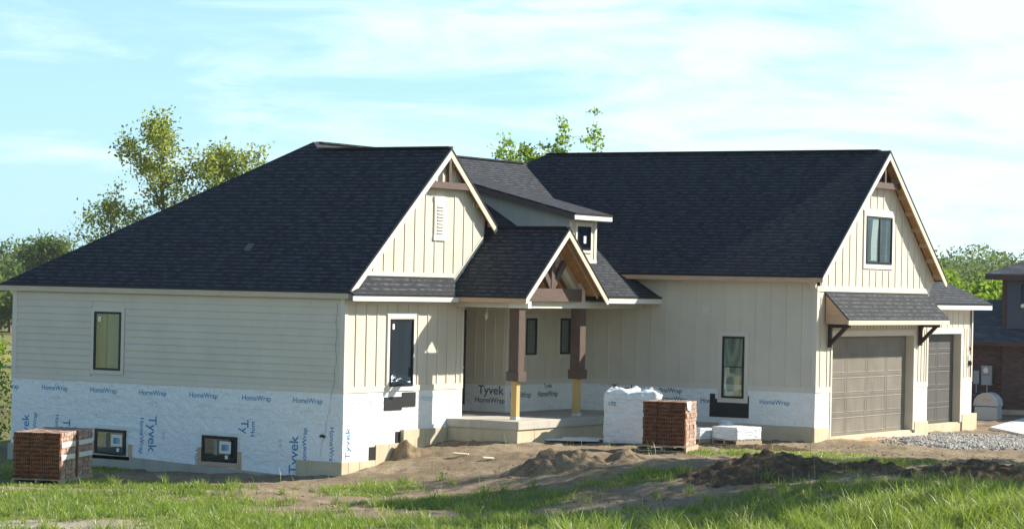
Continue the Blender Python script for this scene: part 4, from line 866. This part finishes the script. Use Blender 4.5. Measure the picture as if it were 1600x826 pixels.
def brick_stack(loc, rz, w, d, rows, label, lean=0., paper=True, seed=1):
    rg = random.Random(seed); t = thing('brick_stack', label, 'brick stack', loc, rz, 'cubes of red bricks'); rh = .088; H = rows*rh; nc = 5; bw = w/nc
    fr = MB(); sd = MB(); tp = MB(); sl_ = MB()
    t_core = MB().box(-w+.03, -.03, .05, d-.03, .0, H-.02).build('dark_core', M['dark'], t)  # near-black core paints the shade inside the brick holes and gaps
    for r_ in range(rows):
        z = r_*rh; jx = rg.uniform(-.008, .008)+lean*(r_/rows-.5)**2*4*.02
        for c_ in range(nc):
            x0 = -w+c_*bw+.004+jx; x1 = x0+bw-.010; y0 = rg.uniform(-.008, .008); y1 = y0+.055; za, zb = z+.004, z+rh-.004
            fr.box(x0, x1, y0, y1, zb-.015, zb); fr.box(x0, x1, y0, y1, za, za+.015); st_ = (x1-x0-.02)/4
            for k in range(5): xx = x0+k*(x1-x0-.02)/4; fr.box(xx, xx+.014, y0+.001, y1-.001, za+.0151, zb-.0151)
        nd = 5; bd = d/nd
        for c_ in range(nd):
            y0 = c_*bd+.004+(.062 if c_ == 0 else 0); y1 = (c_+1)*bd-.004; xo = rg.uniform(-.007, .007)+jx
            if paper and r_ == 4 and c_ in (1, 3): y1 -= .05
            sd.box(-.06+xo, xo, y0, y1, z+.003, z+rh-.003); sl_.box(-w-xo*.5, -w+.06, y0, y1, z+.003, z+rh-.003)
    for i in range(5):
        for j in range(10): tp.box(-w+i*w/5+.004, -w+(i+1)*w/5-.004, .06+j*(d-.06)/10+.003, .06+(j+1)*(d-.06)/10-.003, H-.05, H-.002+rg.uniform(-.004, .004))
    fr.build('brick_ends', M['brick'], t, 'cored brick faces full of dark holes'); sd.build('brick_sides', M['brickpale'], t); sl_.build('brick_sides', M['brickpale'], t); tp.build('top_course', M['brickpale'], t)
    for y in (d*.32, d*.66): MB().box(-w-.006, .012, y, y+.012, H+.002, H+.004).box(.010, .0125, y, y+.012, 0, H+.004).build('strap', M['drip'], t)
    for x in (-w*.66, -w*.33): MB().box(x, x+.012, -.013, -.010, 0, H+.004).box(x, x+.012, -.013, d, H+.0045, H+.0065).build('strap', M['drip'], t)
    return t, H
gh = lambda x, y: gzz(x, y)
x, y = 5.83, 4.81; z = gh(x, y)+.01
pallet_at((x+.12, y-.18, z), R(13), 1.12, 1.10, 'wooden pallet under the brick cube by the white wrapped stack')
bs, H = brick_stack((x, y, z+.122), R(13), .98, .96, 11, 'cube of cored red bricks on a pallet beside the tall white wrapped stack', seed=4)
MB().prism([(.016, .10, .80), (.016, .34, .76), (.014, .40, H+.012), (.014, -.0, H+.012)], (.002, 0, 0)).build('paper_tag', M['white'], bs)
x, y = -3.78, -4.78; z = gh(x, y)+.01
pallet_at((x, y, z), R(22.5), 1.05, 1.06, 'wooden pallet under the front brick cube at the left wall')
bl, H = brick_stack((x, y, z+.122), R(22.5), 1.03, 1.0, 11, 'front one of two brick cubes standing by the basement window', seed=8)
for zz, dd in ((.66, .9), (.40, .9)): MB().box(.014, .017, .04, dd, zz, zz+.10).build('paper_band', M['white'], bl)
ca, sa = math.cos(R(22.5)), math.sin(R(22.5)); x2, y2 = x-sa*1.10, y+ca*1.10
pallet_at((x2, y2, z), R(22.5), 1.05, 1.06, 'wooden pallet under the rear brick cube at the left wall')
b2, H = brick_stack((x2, y2, z+.122), R(22.5), 1.03, 1.0, 11, 'rear one of two brick cubes, nearer the house wall', seed=9)
for zz, dd in ((.66, .95), (.40, .95)): MB().box(.014, .017, .04, dd, zz, zz+.10).build('paper_band', M['white'], b2)
def wrapped(name, w, d, h, mat, parent, seed, nseg=22, puff=.0, amp=.02, round_=.06):
    V = []; F = []; 
    import bmesh
    bm = bmesh.new(); bmesh.ops.create_cube(bm, size=1); bmesh.ops.subdivide_edges(bm, edges=bm.edges[:], cuts=nseg, use_grid_fill=True)
    for vt in bm.verts:
        p = vt.co; q_ = Vector((p.x*w, p.y*d, p.z*h)); inner = Vector((max(-w/2+round_, min(w/2-round_, q_.x)), max(-d/2+round_, min(d/2-round_, q_.y)), max(-h/2+round_, min(h/2-round_, q_.z))))
        dv = q_-inner; q_ = inner+(dv.normalized()*round_ if dv.length > 1e-6 else dv)
        nn = Vector((p.x, p.y, p.z)).normalized()
        f_ = float(fbm(np.array([q_.x*1.0+q_.z*.7+seed]), np.array([q_.y+q_.z*2.1]), 2.6, seed)[0])-.47
        f2 = float(fbm(np.array([q_.x+q_.z*.3+seed]), np.array([q_.y*1+q_.z*3.]), 7, seed+2)[0])-.47
        q_ += nn*(f_*amp*3+f2*amp*1.2)
        if p.z > .49: q_.z += puff*(max(0, 1-abs(p.x)*1.9)*max(0, 1-abs(p.y)*1.9))**.5*(.7+f_*2.4+f2*1.2)
        vt.co = Vector((q_.x-w/2, q_.y+d/2, q_.z+h/2))
    me = bpy.data.meshes.new(name)
    for f in bm.faces: f.smooth = True
    bm.to_mesh(me); bm.free(); me.materials.append(M[mat]); o = bpy.data.objects.new(name, me); COL.objects.link(o); o.parent = parent; return o
x, y = 4.15, 6.55; z = gh(x, y)
wb = thing('wrapped_stack', 'tall white plastic-wrapped stack of block with a puffed top, beside the brick cube', 'wrapped stack', (x, y, z+.0), R(21))
body = wrapped('wrapped_body', 1.22, 1.0, 1.04, 'shrink', wb, 3, amp=.022, round_=.05); tp = wrapped('plastic_top', 1.24, 1.02, .17, 'shrink', wb, 5, puff=.20, amp=.055, round_=.08); tp.location = (0.01, 0, 1.0)
text('172', body, (-1.02, -.045, .92), .13, 'U', 0, 'inkd')
pl = MB()
for r_ in range(9): pl.box(-1.21, -.01, -.004-.003*(r_ % 2), .0, .06+r_*.11, .064+r_*.11)
x, y = 5.45, 8.10; z = gh(x, y)
pallet_at((x, y, z), R(-16), .78, .88, 'low pallet under the white wrapped blocks near the garage wing')
wl = thing('wrapped_blocks', 'low white wrapped layer of blocks on a pallet beside the garage wing', 'wrapped blocks', (x, y, z+.12), R(-16))
wrapped('wrapped_body', .78, .86, .30, 'shrink', wl, 13, amp=.008, round_=.02)
x, y = 4.55, 8.0
wrapped_b = thing('loose_blocks', 'short row of pale blocks with open cells left of the low wrapped layer', 'blocks', (x, y, gh(x, y)+.10), R(-16))
for k in range(2):
    mb = MB(); x0 = -.40+k*.0; 
    mb.box(-.44, .0, .0, .04, k*.0, .26).box(-.44, 0, .36, .40, 0, .26)
    for xx in (-.44, -.23, -.03): mb.box(xx, xx+.03, .041, .359, 0, .26)
mb.build('block_shell', M['shrink'], wrapped_b); pallet_at((x, y, gh(x, y)), R(-16), .5, .6, 'small pallet under the open cell blocks', .10)
x, y = 4.45, 9.9
pb = thing('plastic_bag', 'small crumpled white plastic bag behind the brick cube', 'plastic bag', (x, y, gh(x, y)), R(10)); wrapped('bag_body', .40, .35, .46, 'shrink', pb, 23, amp=.05, round_=.12, puff=.05, nseg=14)
# sheets lying by the porch
x, y = 2.55, 6.05; fs = thing('foam_sheet', 'white foam board lying flat on the soil in front of the porch slab', 'foam board', (x, y, gh(x, y)+.05), R(30))
MB().box(-.95, .35, -.25, .35, 0, .03).build('board', M['shrink'], fs, bevel=.006); MB().box(-.5, .75, .05, .6, .032, .055).build('top_board', M['white'], fs)
x, y = 3.3, 6.9; MBo = MB().box(-.7, .5, -.05, .08, 0, .03).build('lumber_offcut', M['woodw']); MBo.location = (x-.3, y-.2, gh(x, y)+.09); MBo.rotation_euler = (0, .03, R(34)); tag(MBo, 'pale lumber offcut lying beside the foam boards', 'lumber')
for i, (u0, w0, L_, r_, lb) in enumerate(((2.55, 1.05, .35, 24, 'short pale board lying left of the porch slab corner'), (3.15, .35, .28, 60, 'pale stone-like chunk of wood below the porch corner'))):
    x, y = xy(u0, w0); o = MB().box(-L_/2, L_/2, -.06, .06, 0, .04).build('wood_scrap', M['woodw'], bevel=.01); o.location = (x, y, gh(x, y)+.02); o.rotation_euler = (.1, .05, R(r_)); tag(o, lb, 'wood scrap')

# ------------------------------------------------------------------ neighbour's house
NZ = -1.5
nb = thing('brick_house', "neighbour's dark house with brick lower walls and grey siding above", 'house', (1.2, 32, NZ)); nb['_world'] = (1.2, 32, NZ)
def nbp(mb, name, mat, parent=None, label=None, **k):
    o = mb.build(name, M[mat] if isinstance(mat, str) else mat, None, label, **k); o.parent = parent or nb
    if parent is None: o.location = -Vector((1.2, 32, NZ))
    return o
s = Mat('red brown brickwork'); uv = s.tc.outputs['UV']; t = s.node('ShaderNodeTexBrick'); t.inputs['Scale'].default_value = 1; t.inputs['Brick Width'].default_value = .2; t.inputs['Row Height'].default_value = .07; t.inputs['Mortar Size'].default_value = .007
t.inputs['Color1'].default_value = (.065, .036, .032, 1); t.inputs['Color2'].default_value = (.14, .08, .07, 1); t.inputs['Mortar'].default_value = (.15, .13, .12, 1); s.link(uv, t.inputs['Vector'])
c = s.mix(s.rng(s.noise(s.mapping('UV', (5, 14, 1)), 1, 2), .3, .7, 0, .6), t.outputs['Color'], (.07, .04, .04)); s.bump(t.outputs['Fac'], -.4, .01); M['brickwall'] = s.set(c, .85, .15)
M['greyside'] = paint('dark grey lap siding', (.07, .085, .11), .06, .6); M['browntrim'] = paint('dark brown trim', (.07, .035, .028), .1, .5)
nbp(MB().box(-8, 3.05, 32, 38, -1.8, .92), 'wall', 'brickwall', label='brick lower wall of the neighbour house'); nbp(MB().box(3.05, 16, 31.6, 38, -1.8, .92), 'wall', 'brickwall'); nbp(MB().box(3.05, 16, 31.58, 31.6, -1.8, -1.15), 'foundation', 'foundgrey'); nbp(MB().box(-8, 3.04, 31.98, 32, -1.8, -1.18), 'foundation', 'foundgrey')
nbp(roofpoly([(-8.4, 31.5, 1.0), (3.0, 31.5, 1.0), (3.0, 32.9, 1.62), (3.0, 34.5, 2.3), (-8.4, 34.5, 2.3)], .05), 'roof', 'shingle2', label='low roof over the brick wall')
nbp(roofpoly([(3.0, 31.15, .98), (16.4, 31.15, .98), (16.4, 33, 1.6), (3.0, 33, 1.6)], .05), 'roof', 'shingle2')
nbp(MB().box(-8.4, 3.0, 31.47, 31.5, .86, .97).box(3.0, 16.4, 31.12, 31.15, .84, .96), 'gutter', 'browntrim')
nbp(MB().box(2.75, 16, 32.4, 38, .9, 3.05), 'upper_wall', 'greyside', label='grey sided upper wall'); mb = MB()
for k in range(14): mb.add([(2.86, 32.38, 1.1+k*.14), (16, 32.38, 1.1+k*.14), (16, 32.395, 1.24+k*.14), (2.86, 32.395, 1.24+k*.14)], [(0, 1, 2, 3)])
nbp(mb, 'lap_siding', 'greyside'); nbp(MB().box(2.72, 2.86, 32.36, 32.4, .95, 3.05), 'corner_board', 'browntrim')
nbp(roofpoly([(2.3, 31.95, 3.12), (16.5, 31.95, 3.12), (16.5, 36, 5.0), (6.3, 36, 5.0)], .06), 'roof', 'shingle2', label='upper hipped roof of grey-brown shingles'); nbp(roofpoly([(2.3, 31.95, 3.12), (6.3, 36, 5.0), (2.3, 40, 3.12)], .06), 'roof', 'shingle2')
nbp(MB().box(2.3, 16.5, 31.93, 31.97, 2.93, 3.07).box(2.3, 2.34, 31.97, 40, 2.93, 3.07), 'gutter', 'browntrim'); nbp(MB().box(2.34, 16.5, 31.97, 32.4, 2.93, 2.945), 'soffit', 'browntrim')
wi = nbp(MB().box(3.28, 4.12, 32.33, 32.38, 1.92, 2.0).box(3.28, 4.12, 32.33, 32.38, 2.82, 2.88).box(3.28, 3.34, 32.33, 32.38, 2.0, 2.82).box(4.06, 4.12, 32.33, 32.38, 2.0, 2.82), 'window', 'greyside'); nbp(MB().box(3.34, 4.06, 32.36, 32.365, 2.0, 2.82), 'pane', 'glassb', wi); nbp(MB().box(3.34, 4.06, 32.372, 32.378, 2.0, 2.82), 'backing', 'in_dark', wi)
nbp(MB().tube([(2.95, 31.55, .9), (2.98, 31.8, .78), (3.0, 31.93, .7), (3.0, 31.93, -1.2)], .045, 8), 'downpipe', 'browntrim')
M['metergrey'] = paint('grey meter box', (.30, .32, .34), .08, .5)
mbx = nbp(MB().box(2.26, 2.62, 31.84, 31.99, -.42, .20), 'meter_box', 'metergrey', bevel=.01, label='larger grey electric meter box'); nbp(MB().tube([(2.44, 31.84, .05), (2.44, 31.78, .05)], .09, 12), 'meter_dial', 'white', mbx); nbp(MB().box(2.27, 2.61, 31.835, 31.84, -.10, -.09), 'lid_seam', 'drip', mbx)
nbp(MB().box(1.98, 2.18, 31.88, 31.99, -.40, .03), 'meter_box', 'metergrey', bevel=.01); nbp(MB().tube([(2.08, 31.93, -.4), (2.08, 31.93, -1.3)], .02, 6), 'conduit', 'metergrey'); nbp(MB().tube([(2.44, 31.92, -.4), (2.44, 31.92, -1.3)], .025, 6), 'conduit', 'metergrey')
# air conditioner and stone-look arched well cover
acx = thing('air_conditioner', 'dark outdoor air conditioner unit by the neighbour brick wall', 'air conditioner', (2.62, 31.1, gh(2.6, 31)+.02)); M['acm'] = paint('dark condenser', (.05, .055, .06), .1, .5)
MB().box(-.3, .3, -.3, .3, 0, .62).build('casing', M['acm'], acx, bevel=.02); mb = MB()
for k in range(12): mb.box(-.29+k*.05, -.275+k*.05, -.31, -.30, .05, .56)
mb.build('grille', M['drip'], acx); MB().tube([(0, 0, .62), (0, 0, .65)], .24, 16).build('fan_guard', M['drip'], acx)
M['resin'] = paint('grey moulded resin', (.42, .42, .43), .12, .6)
wc = thing('storage_bin', 'grey arched moulded bin standing beside the white driveway', 'storage bin', (3.95, 27.9, gh(3.9, 28)), R(8))
prof = [(-.36, 0), (-.34, .46), (-.31, .60), (-.22, .71), (-.1, .77), (0, .785), (.1, .77), (.22, .71), (.31, .60), (.34, .46), (.36, 0)]
MB().prism([(a_, 0, b_) for a_, b_ in prof], (0, .62, 0)).build('bin_body', M['resin'], wc, bevel=.012)
lid = [(a_*1.10, b_*1.05-.0) for a_, b_ in prof[1:-1]]; lid = [(lid[0][0], .42)]+lid+[(lid[-1][0], .42)]; inn = [(a_*.97, b_-.01) for a_, b_ in prof[1:-1]]
mb = MB(); o_ = lid; 
for i in range(len(o_)-1):
    a0, a1 = o_[i], o_[i+1]; j0 = max(0, min(i-1, len(inn)-1)); j1 = max(0, min(i, len(inn)-1)); mb.prism([(a0[0], -.03, a0[1]), (a1[0], -.03, a1[1]), (inn[j1][0], -.03, inn[j1][1]), (inn[j0][0], -.03, inn[j0][1])] if j0 != j1 else [(a0[0], -.03, a0[1]), (a1[0], -.03, a1[1]), (inn[j1][0], -.03, inn[j1][1])], (0, .68, 0))
mb.build('lid', M['resin'], wc)
fan = MB()
for k in range(5):
    a_ = math.pi*(k+.1)/5; b_ = math.pi*(k+.9)/5; fan.prism([(.05*math.cos(a_), -.012, .56+.05*math.sin(a_)), (.13*math.cos(a_), -.012, .56+.13*math.sin(a_)), (.13*math.cos(b_), -.012, .56+.13*math.sin(b_)), (.05*math.cos(b_), -.012, .56+.05*math.sin(b_))], (0, .014, 0))
fan.build('fan_vent', M['woodl'], wc); MB().box(-.345, .345, -.012, 0, .40, .425).build('seam', M['drip'], wc)

# ------------------------------------------------------------------ trees
def leafmat(name, cols, tr=.45, tcol=(.30, .40, .05)):
    s = Mat(name); s.n.remove(s.p); at = s.node('ShaderNodeAttribute', attribute_name='tone'); c = s.ramp(at.outputs['Fac'], cols)
    df = s.node('ShaderNodeBsdfDiffuse'); t_ = s.node('ShaderNodeBsdfTranslucent'); s.link(c, df.inputs[0]); s.link(s.mix(.55, c, tcol), t_.inputs[0]); mx = s.node('ShaderNodeMixShader'); mx.inputs[0].default_value = tr
    s.link(df.outputs[0], mx.inputs[1]); s.link(t_.outputs[0], mx.inputs[2]); s.link(mx.outputs[0], s.out.inputs[0]); return s.m
LM = {'olive': leafmat('olive leaves', [(0, (.09, .12, .035)), (.5, (.18, .23, .06)), (1, (.34, .38, .09))], .55, (.48, .54, .10)),
      'bright': leafmat('bright spring leaves', [(0, (.07, .13, .02)), (.5, (.15, .24, .035)), (1, (.27, .38, .06))], .5, (.42, .58, .06)),
      'far': leafmat('far wood leaves', [(0, (.05, .09, .03)), (.5, (.11, .16, .05)), (1, (.22, .26, .08))], .4, (.28, .38, .09))}
M['bark'] = wood('grey bark', (.17, .14, .11), .6, .9, (6, 6, 1.5))
def leaf_quads(P, size, rg):
    n = len(P); a = rg.normal(size=(n, 3)); a /= np.linalg.norm(a, axis=1)[:, None]; b = rg.normal(size=(n, 3)); b -= (b*a).sum(1)[:, None]*a; b /= np.linalg.norm(b, axis=1)[:, None]
    s_ = size*rg.uniform(.6, 1.3, n)[:, None]; a = a*s_; b = b*s_*.55
    V = np.stack([P-a, P-b*1.0, P+a, P+b*1.0], 1); return V.reshape(-1, 3), np.arange(n*4).reshape(-1, 4)
def tree(name, label, loc, H, spread, nleaf, lsize, mat, seed, base=.25, group=None, trunk_r=.16, lobes=None, clump=.45, cat='tree', bare=.0):
    rg = np.random.default_rng(seed); t = thing(name, label, cat, loc, 0, group); tr = MB(); tips = []
    lean = rg.normal(0, .03, 2)
    trunk = [Vector((lean[0]*H*k/8+rg.normal(0, .03), lean[1]*H*k/8+rg.normal(0, .03), H*.92*k/8-.1)) for k in range(9)]
    tr.tube(trunk, [trunk_r*(1-.11*k) for k in range(9)], 7)
    nl = 16
    for i in range(nl):
        f = base+(1-base)*(i+.5)/nl*.95; k = f*8; p0 = trunk[int(k)].lerp(trunk[min(8, int(k)+1)], k-int(k)); az = i*2.4+rg.uniform(-.5, .5)
        L_ = spread*(math.sin(math.pi*min(1, (f-base)/(1-base)*.80+.22))**.7)*rg.uniform(.65, 1.15)
        if lobes: L_ *= lobes(az, f)
        up = .35+.7*f; pts = [p0]; d = Vector((math.cos(az), math.sin(az), up)).normalized()
        for j in range(5): d = (d+Vector(rg.normal(0, .16, 3))+Vector((0, 0, .05))).normalized(); pts.append(pts[-1]+d*L_/5)
        r0 = trunk_r*.42*(1-.5*f); tr.tube(pts, [r0*(1-.17*j) for j in range(6)], 5)
        for j in range(1, 6):
            for m in range(3):
                d2 = (d+Vector(rg.normal(0, .75, 3))).normalized(); e = pts[j]+d2*L_*rg.uniform(.15, .38); tr.tube([pts[j], (pts[j]+e)/2+Vector(rg.normal(0, .05, 3)), e], [r0*.32, r0*.2, r0*.1], 4); tips += [e, (pts[j]+e)/2]
        tips.append(pts[-1])
    tr.build('trunk', M['bark'], t)
    T = np.array([tuple(p) for p in tips]); k = rg.choice(len(T), nleaf, p=(lambda q_: q_/q_.sum())(rg.uniform(bare, 1, len(T))**2)); P = T[k]+rg.normal(0, clump*.5, (nleaf, 3))*np.array([1, 1, .75])
    V, F_ = leaf_quads(P, lsize, rg); tone = np.clip(rg.normal(.45, .22, nleaf)+rg.uniform(-.25, .25, len(T))[k], 0, 1)
    o = raw_mesh('crown', V, F_, LM[mat], t, attr=dict(tone=np.repeat(tone, 4))); return t
tree('tree', 'sparse spring tree rising above the left end of the long roof', (-38.2, 41.0, -2.2), 12.2, 3.2, 10500, .085, 'olive', 5, .25, trunk_r=.2, clump=.55)
tree('tree', 'bushy yellow-green tree close beside the sparse tree over the left roof', (-36.2, 43.0, -2.2), 11.2, 2.9, 11000, .085, 'olive', 15, .25, trunk_r=.18, clump=.55)
tree('tree', 'low spreading tree left of the sparse tree, just clearing the roof edge', (-40.7, 39.8, -2.2), 8.6, 2.0, 3600, .085, 'olive', 25, .25, trunk_r=.14, clump=.5)
tree('tree', 'tree top with thin twigs showing between the two roof ridges', (-16.9, 36.3, -2.0), 9.9, 4.0, 9500, .08, 'bright', 38, .40, trunk_r=.12, clump=.26)
tree('tree', 'tall pale tree standing above the far wood at the left edge', (-112, 116, -2.6), 8.4, 3.2, 8500, .13, 'far', 45, .3, clump=1.0, trunk_r=.25)
tree('tree', 'bright green tree beyond the garage, nearest the neighbour roof', (-15.2, 79.5, -2.4), 5.6, 2.6, 9000, .15, 'bright', 55, .12, clump=.8)
tree('tree', 'bright green bushy tree right behind the garage gable slope', (-18.2, 78.0, -2.4), 6.3, 2.7, 9000, .15, 'bright', 56, .12, clump=.8)
tree('tree', 'yellow-green low tree between the garage roof and the neighbour house', (-12.0, 70.0, -2.4), 4.9, 2.4, 7000, .14, 'bright', 57, .1, clump=.7)
# trees just outside the right of the frame: their shadows cross the yard, a few leaves reach in
for i, (u0, w0, H, sp, nl, lab) in enumerate(((19.2, .8, 11.5, 3.9, 9000, 'leafy yard tree whose outer leaves touch the right edge, nearest the neighbour house'), (20.5, -3.5, 11.0, 3.8, 8000, 'yard tree out on the right, casting shade on the soil mounds'))):
    x, y = xy(u0, w0); tree('tree', lab, (x, y, gh(x, y)), H, sp, nl, .13, 'bright', 60+i, .22, clump=.6)
x, y = -12.1, 2.0; tree('sapling', 'bright green sapling at the left edge by the house corner', (x, y, gh(x, y)), 3.0, .75, 1500, .055, 'bright', 71, .1, trunk_r=.03, clump=.3, cat='sapling')
# far wood: nobody could count it
rg = np.random.default_rng(99); Pn = []; TN = []; tm = MB()
def wood_band(cnt, a0, a1, d0, d1, h0, h1, q_, gz_=-2.6, sz=.30, nper=1250):
    for i in range(cnt):
        a_ = R(rg.uniform(a0, a1)); d = rg.uniform(d0, d1); f = Vector((-math.sin(a_), math.cos(a_), 0)); p = Vector((31.9, -45.2, 0))+f*d
        H = rg.uniform(h0, h1); rw_ = H*rg.uniform(.26, .38); n_ = int(nper*rg.uniform(.8, 1.2)); nl = 7
        L_ = rg.normal(0, .42, (nl, 3))*np.array([rw_, rw_, H*.30]); L_[:, 2] += H*.56; k = rg.integers(0, nl, n_); dv = rg.normal(size=(n_, 3)); dv /= np.linalg.norm(dv, axis=1)[:, None]
        P = L_[k]+dv*(rw_*.62)*rg.uniform(.55, 1.08, (n_, 1))*np.array([1, 1, .85]); P[:, 2] = np.clip(P[:, 2], .3, H)
        Pn.append(P+np.array([p.x, p.y, gz_])); TN.append(np.clip(rg.normal(.35, .15, n_)+rg.uniform(-.3, .45)+rg.uniform(-.15, .15, nl)[k], 0, 1))
        tm.tube([(p.x, p.y, gz_-.5), (p.x, p.y, gz_+H*.6)], [.2, .1], 5)
wood_band(40, 38.5, 47, 200, 240, 4.5, 6.6, 0); wood_band(46, 36, 47, 250, 300, 7.5, 9.8, 0)
wood_band(60, 15, 23.5, 215, 265, 6.5, 8.6, 0); wood_band(40, 15, 23.5, 150, 185, 4.0, 5.6, 0); wood_band(50, 15, 23.5, 290, 340, 10.6, 12.4, 0)
wood_band(60, 23.5, 38, 250, 320, 7, 11, 0, nper=350, sz=.5); wood_band(30, 10, 15, 230, 300, 7, 11, 0, nper=350); wood_band(30, 47, 54, 230, 300, 7, 11, 0, nper=350)
P = np.concatenate(Pn); V, F_ = leaf_quads(P, .24, rg); o = raw_mesh('far_wood', V, F_, LM['far'], attr=dict(tone=np.repeat(np.concatenate(TN), 4))); tag(o, 'mass of mixed green woodland along the horizon beyond the fields', 'woodland', kind='stuff')
o = tm.build('far_trunks', M['bark']); tag(o, 'trunks inside the far woodland along the horizon', 'tree trunks', kind='stuff')
hzm = bpy.data.materials.new('haze'); hzm.use_nodes = True; nt = hzm.node_tree; nt.nodes.clear(); pv = nt.nodes.new('ShaderNodeVolumePrincipled'); om = nt.nodes.new('ShaderNodeOutputMaterial'); nt.links.new(pv.outputs[0], om.inputs['Volume'])
pv.inputs['Color'].default_value = (.86, .93, 1, 1); pv.inputs['Density'].default_value = 0.00015; pv.inputs['Anisotropy'].default_value = .2
o = MB().box(-330, 330, -120, 520, -12, 22).build('haze', hzm); tag(o, kind='stuff')
for o in bpy.data.objects:
    if '_world' in o: del o['_world']
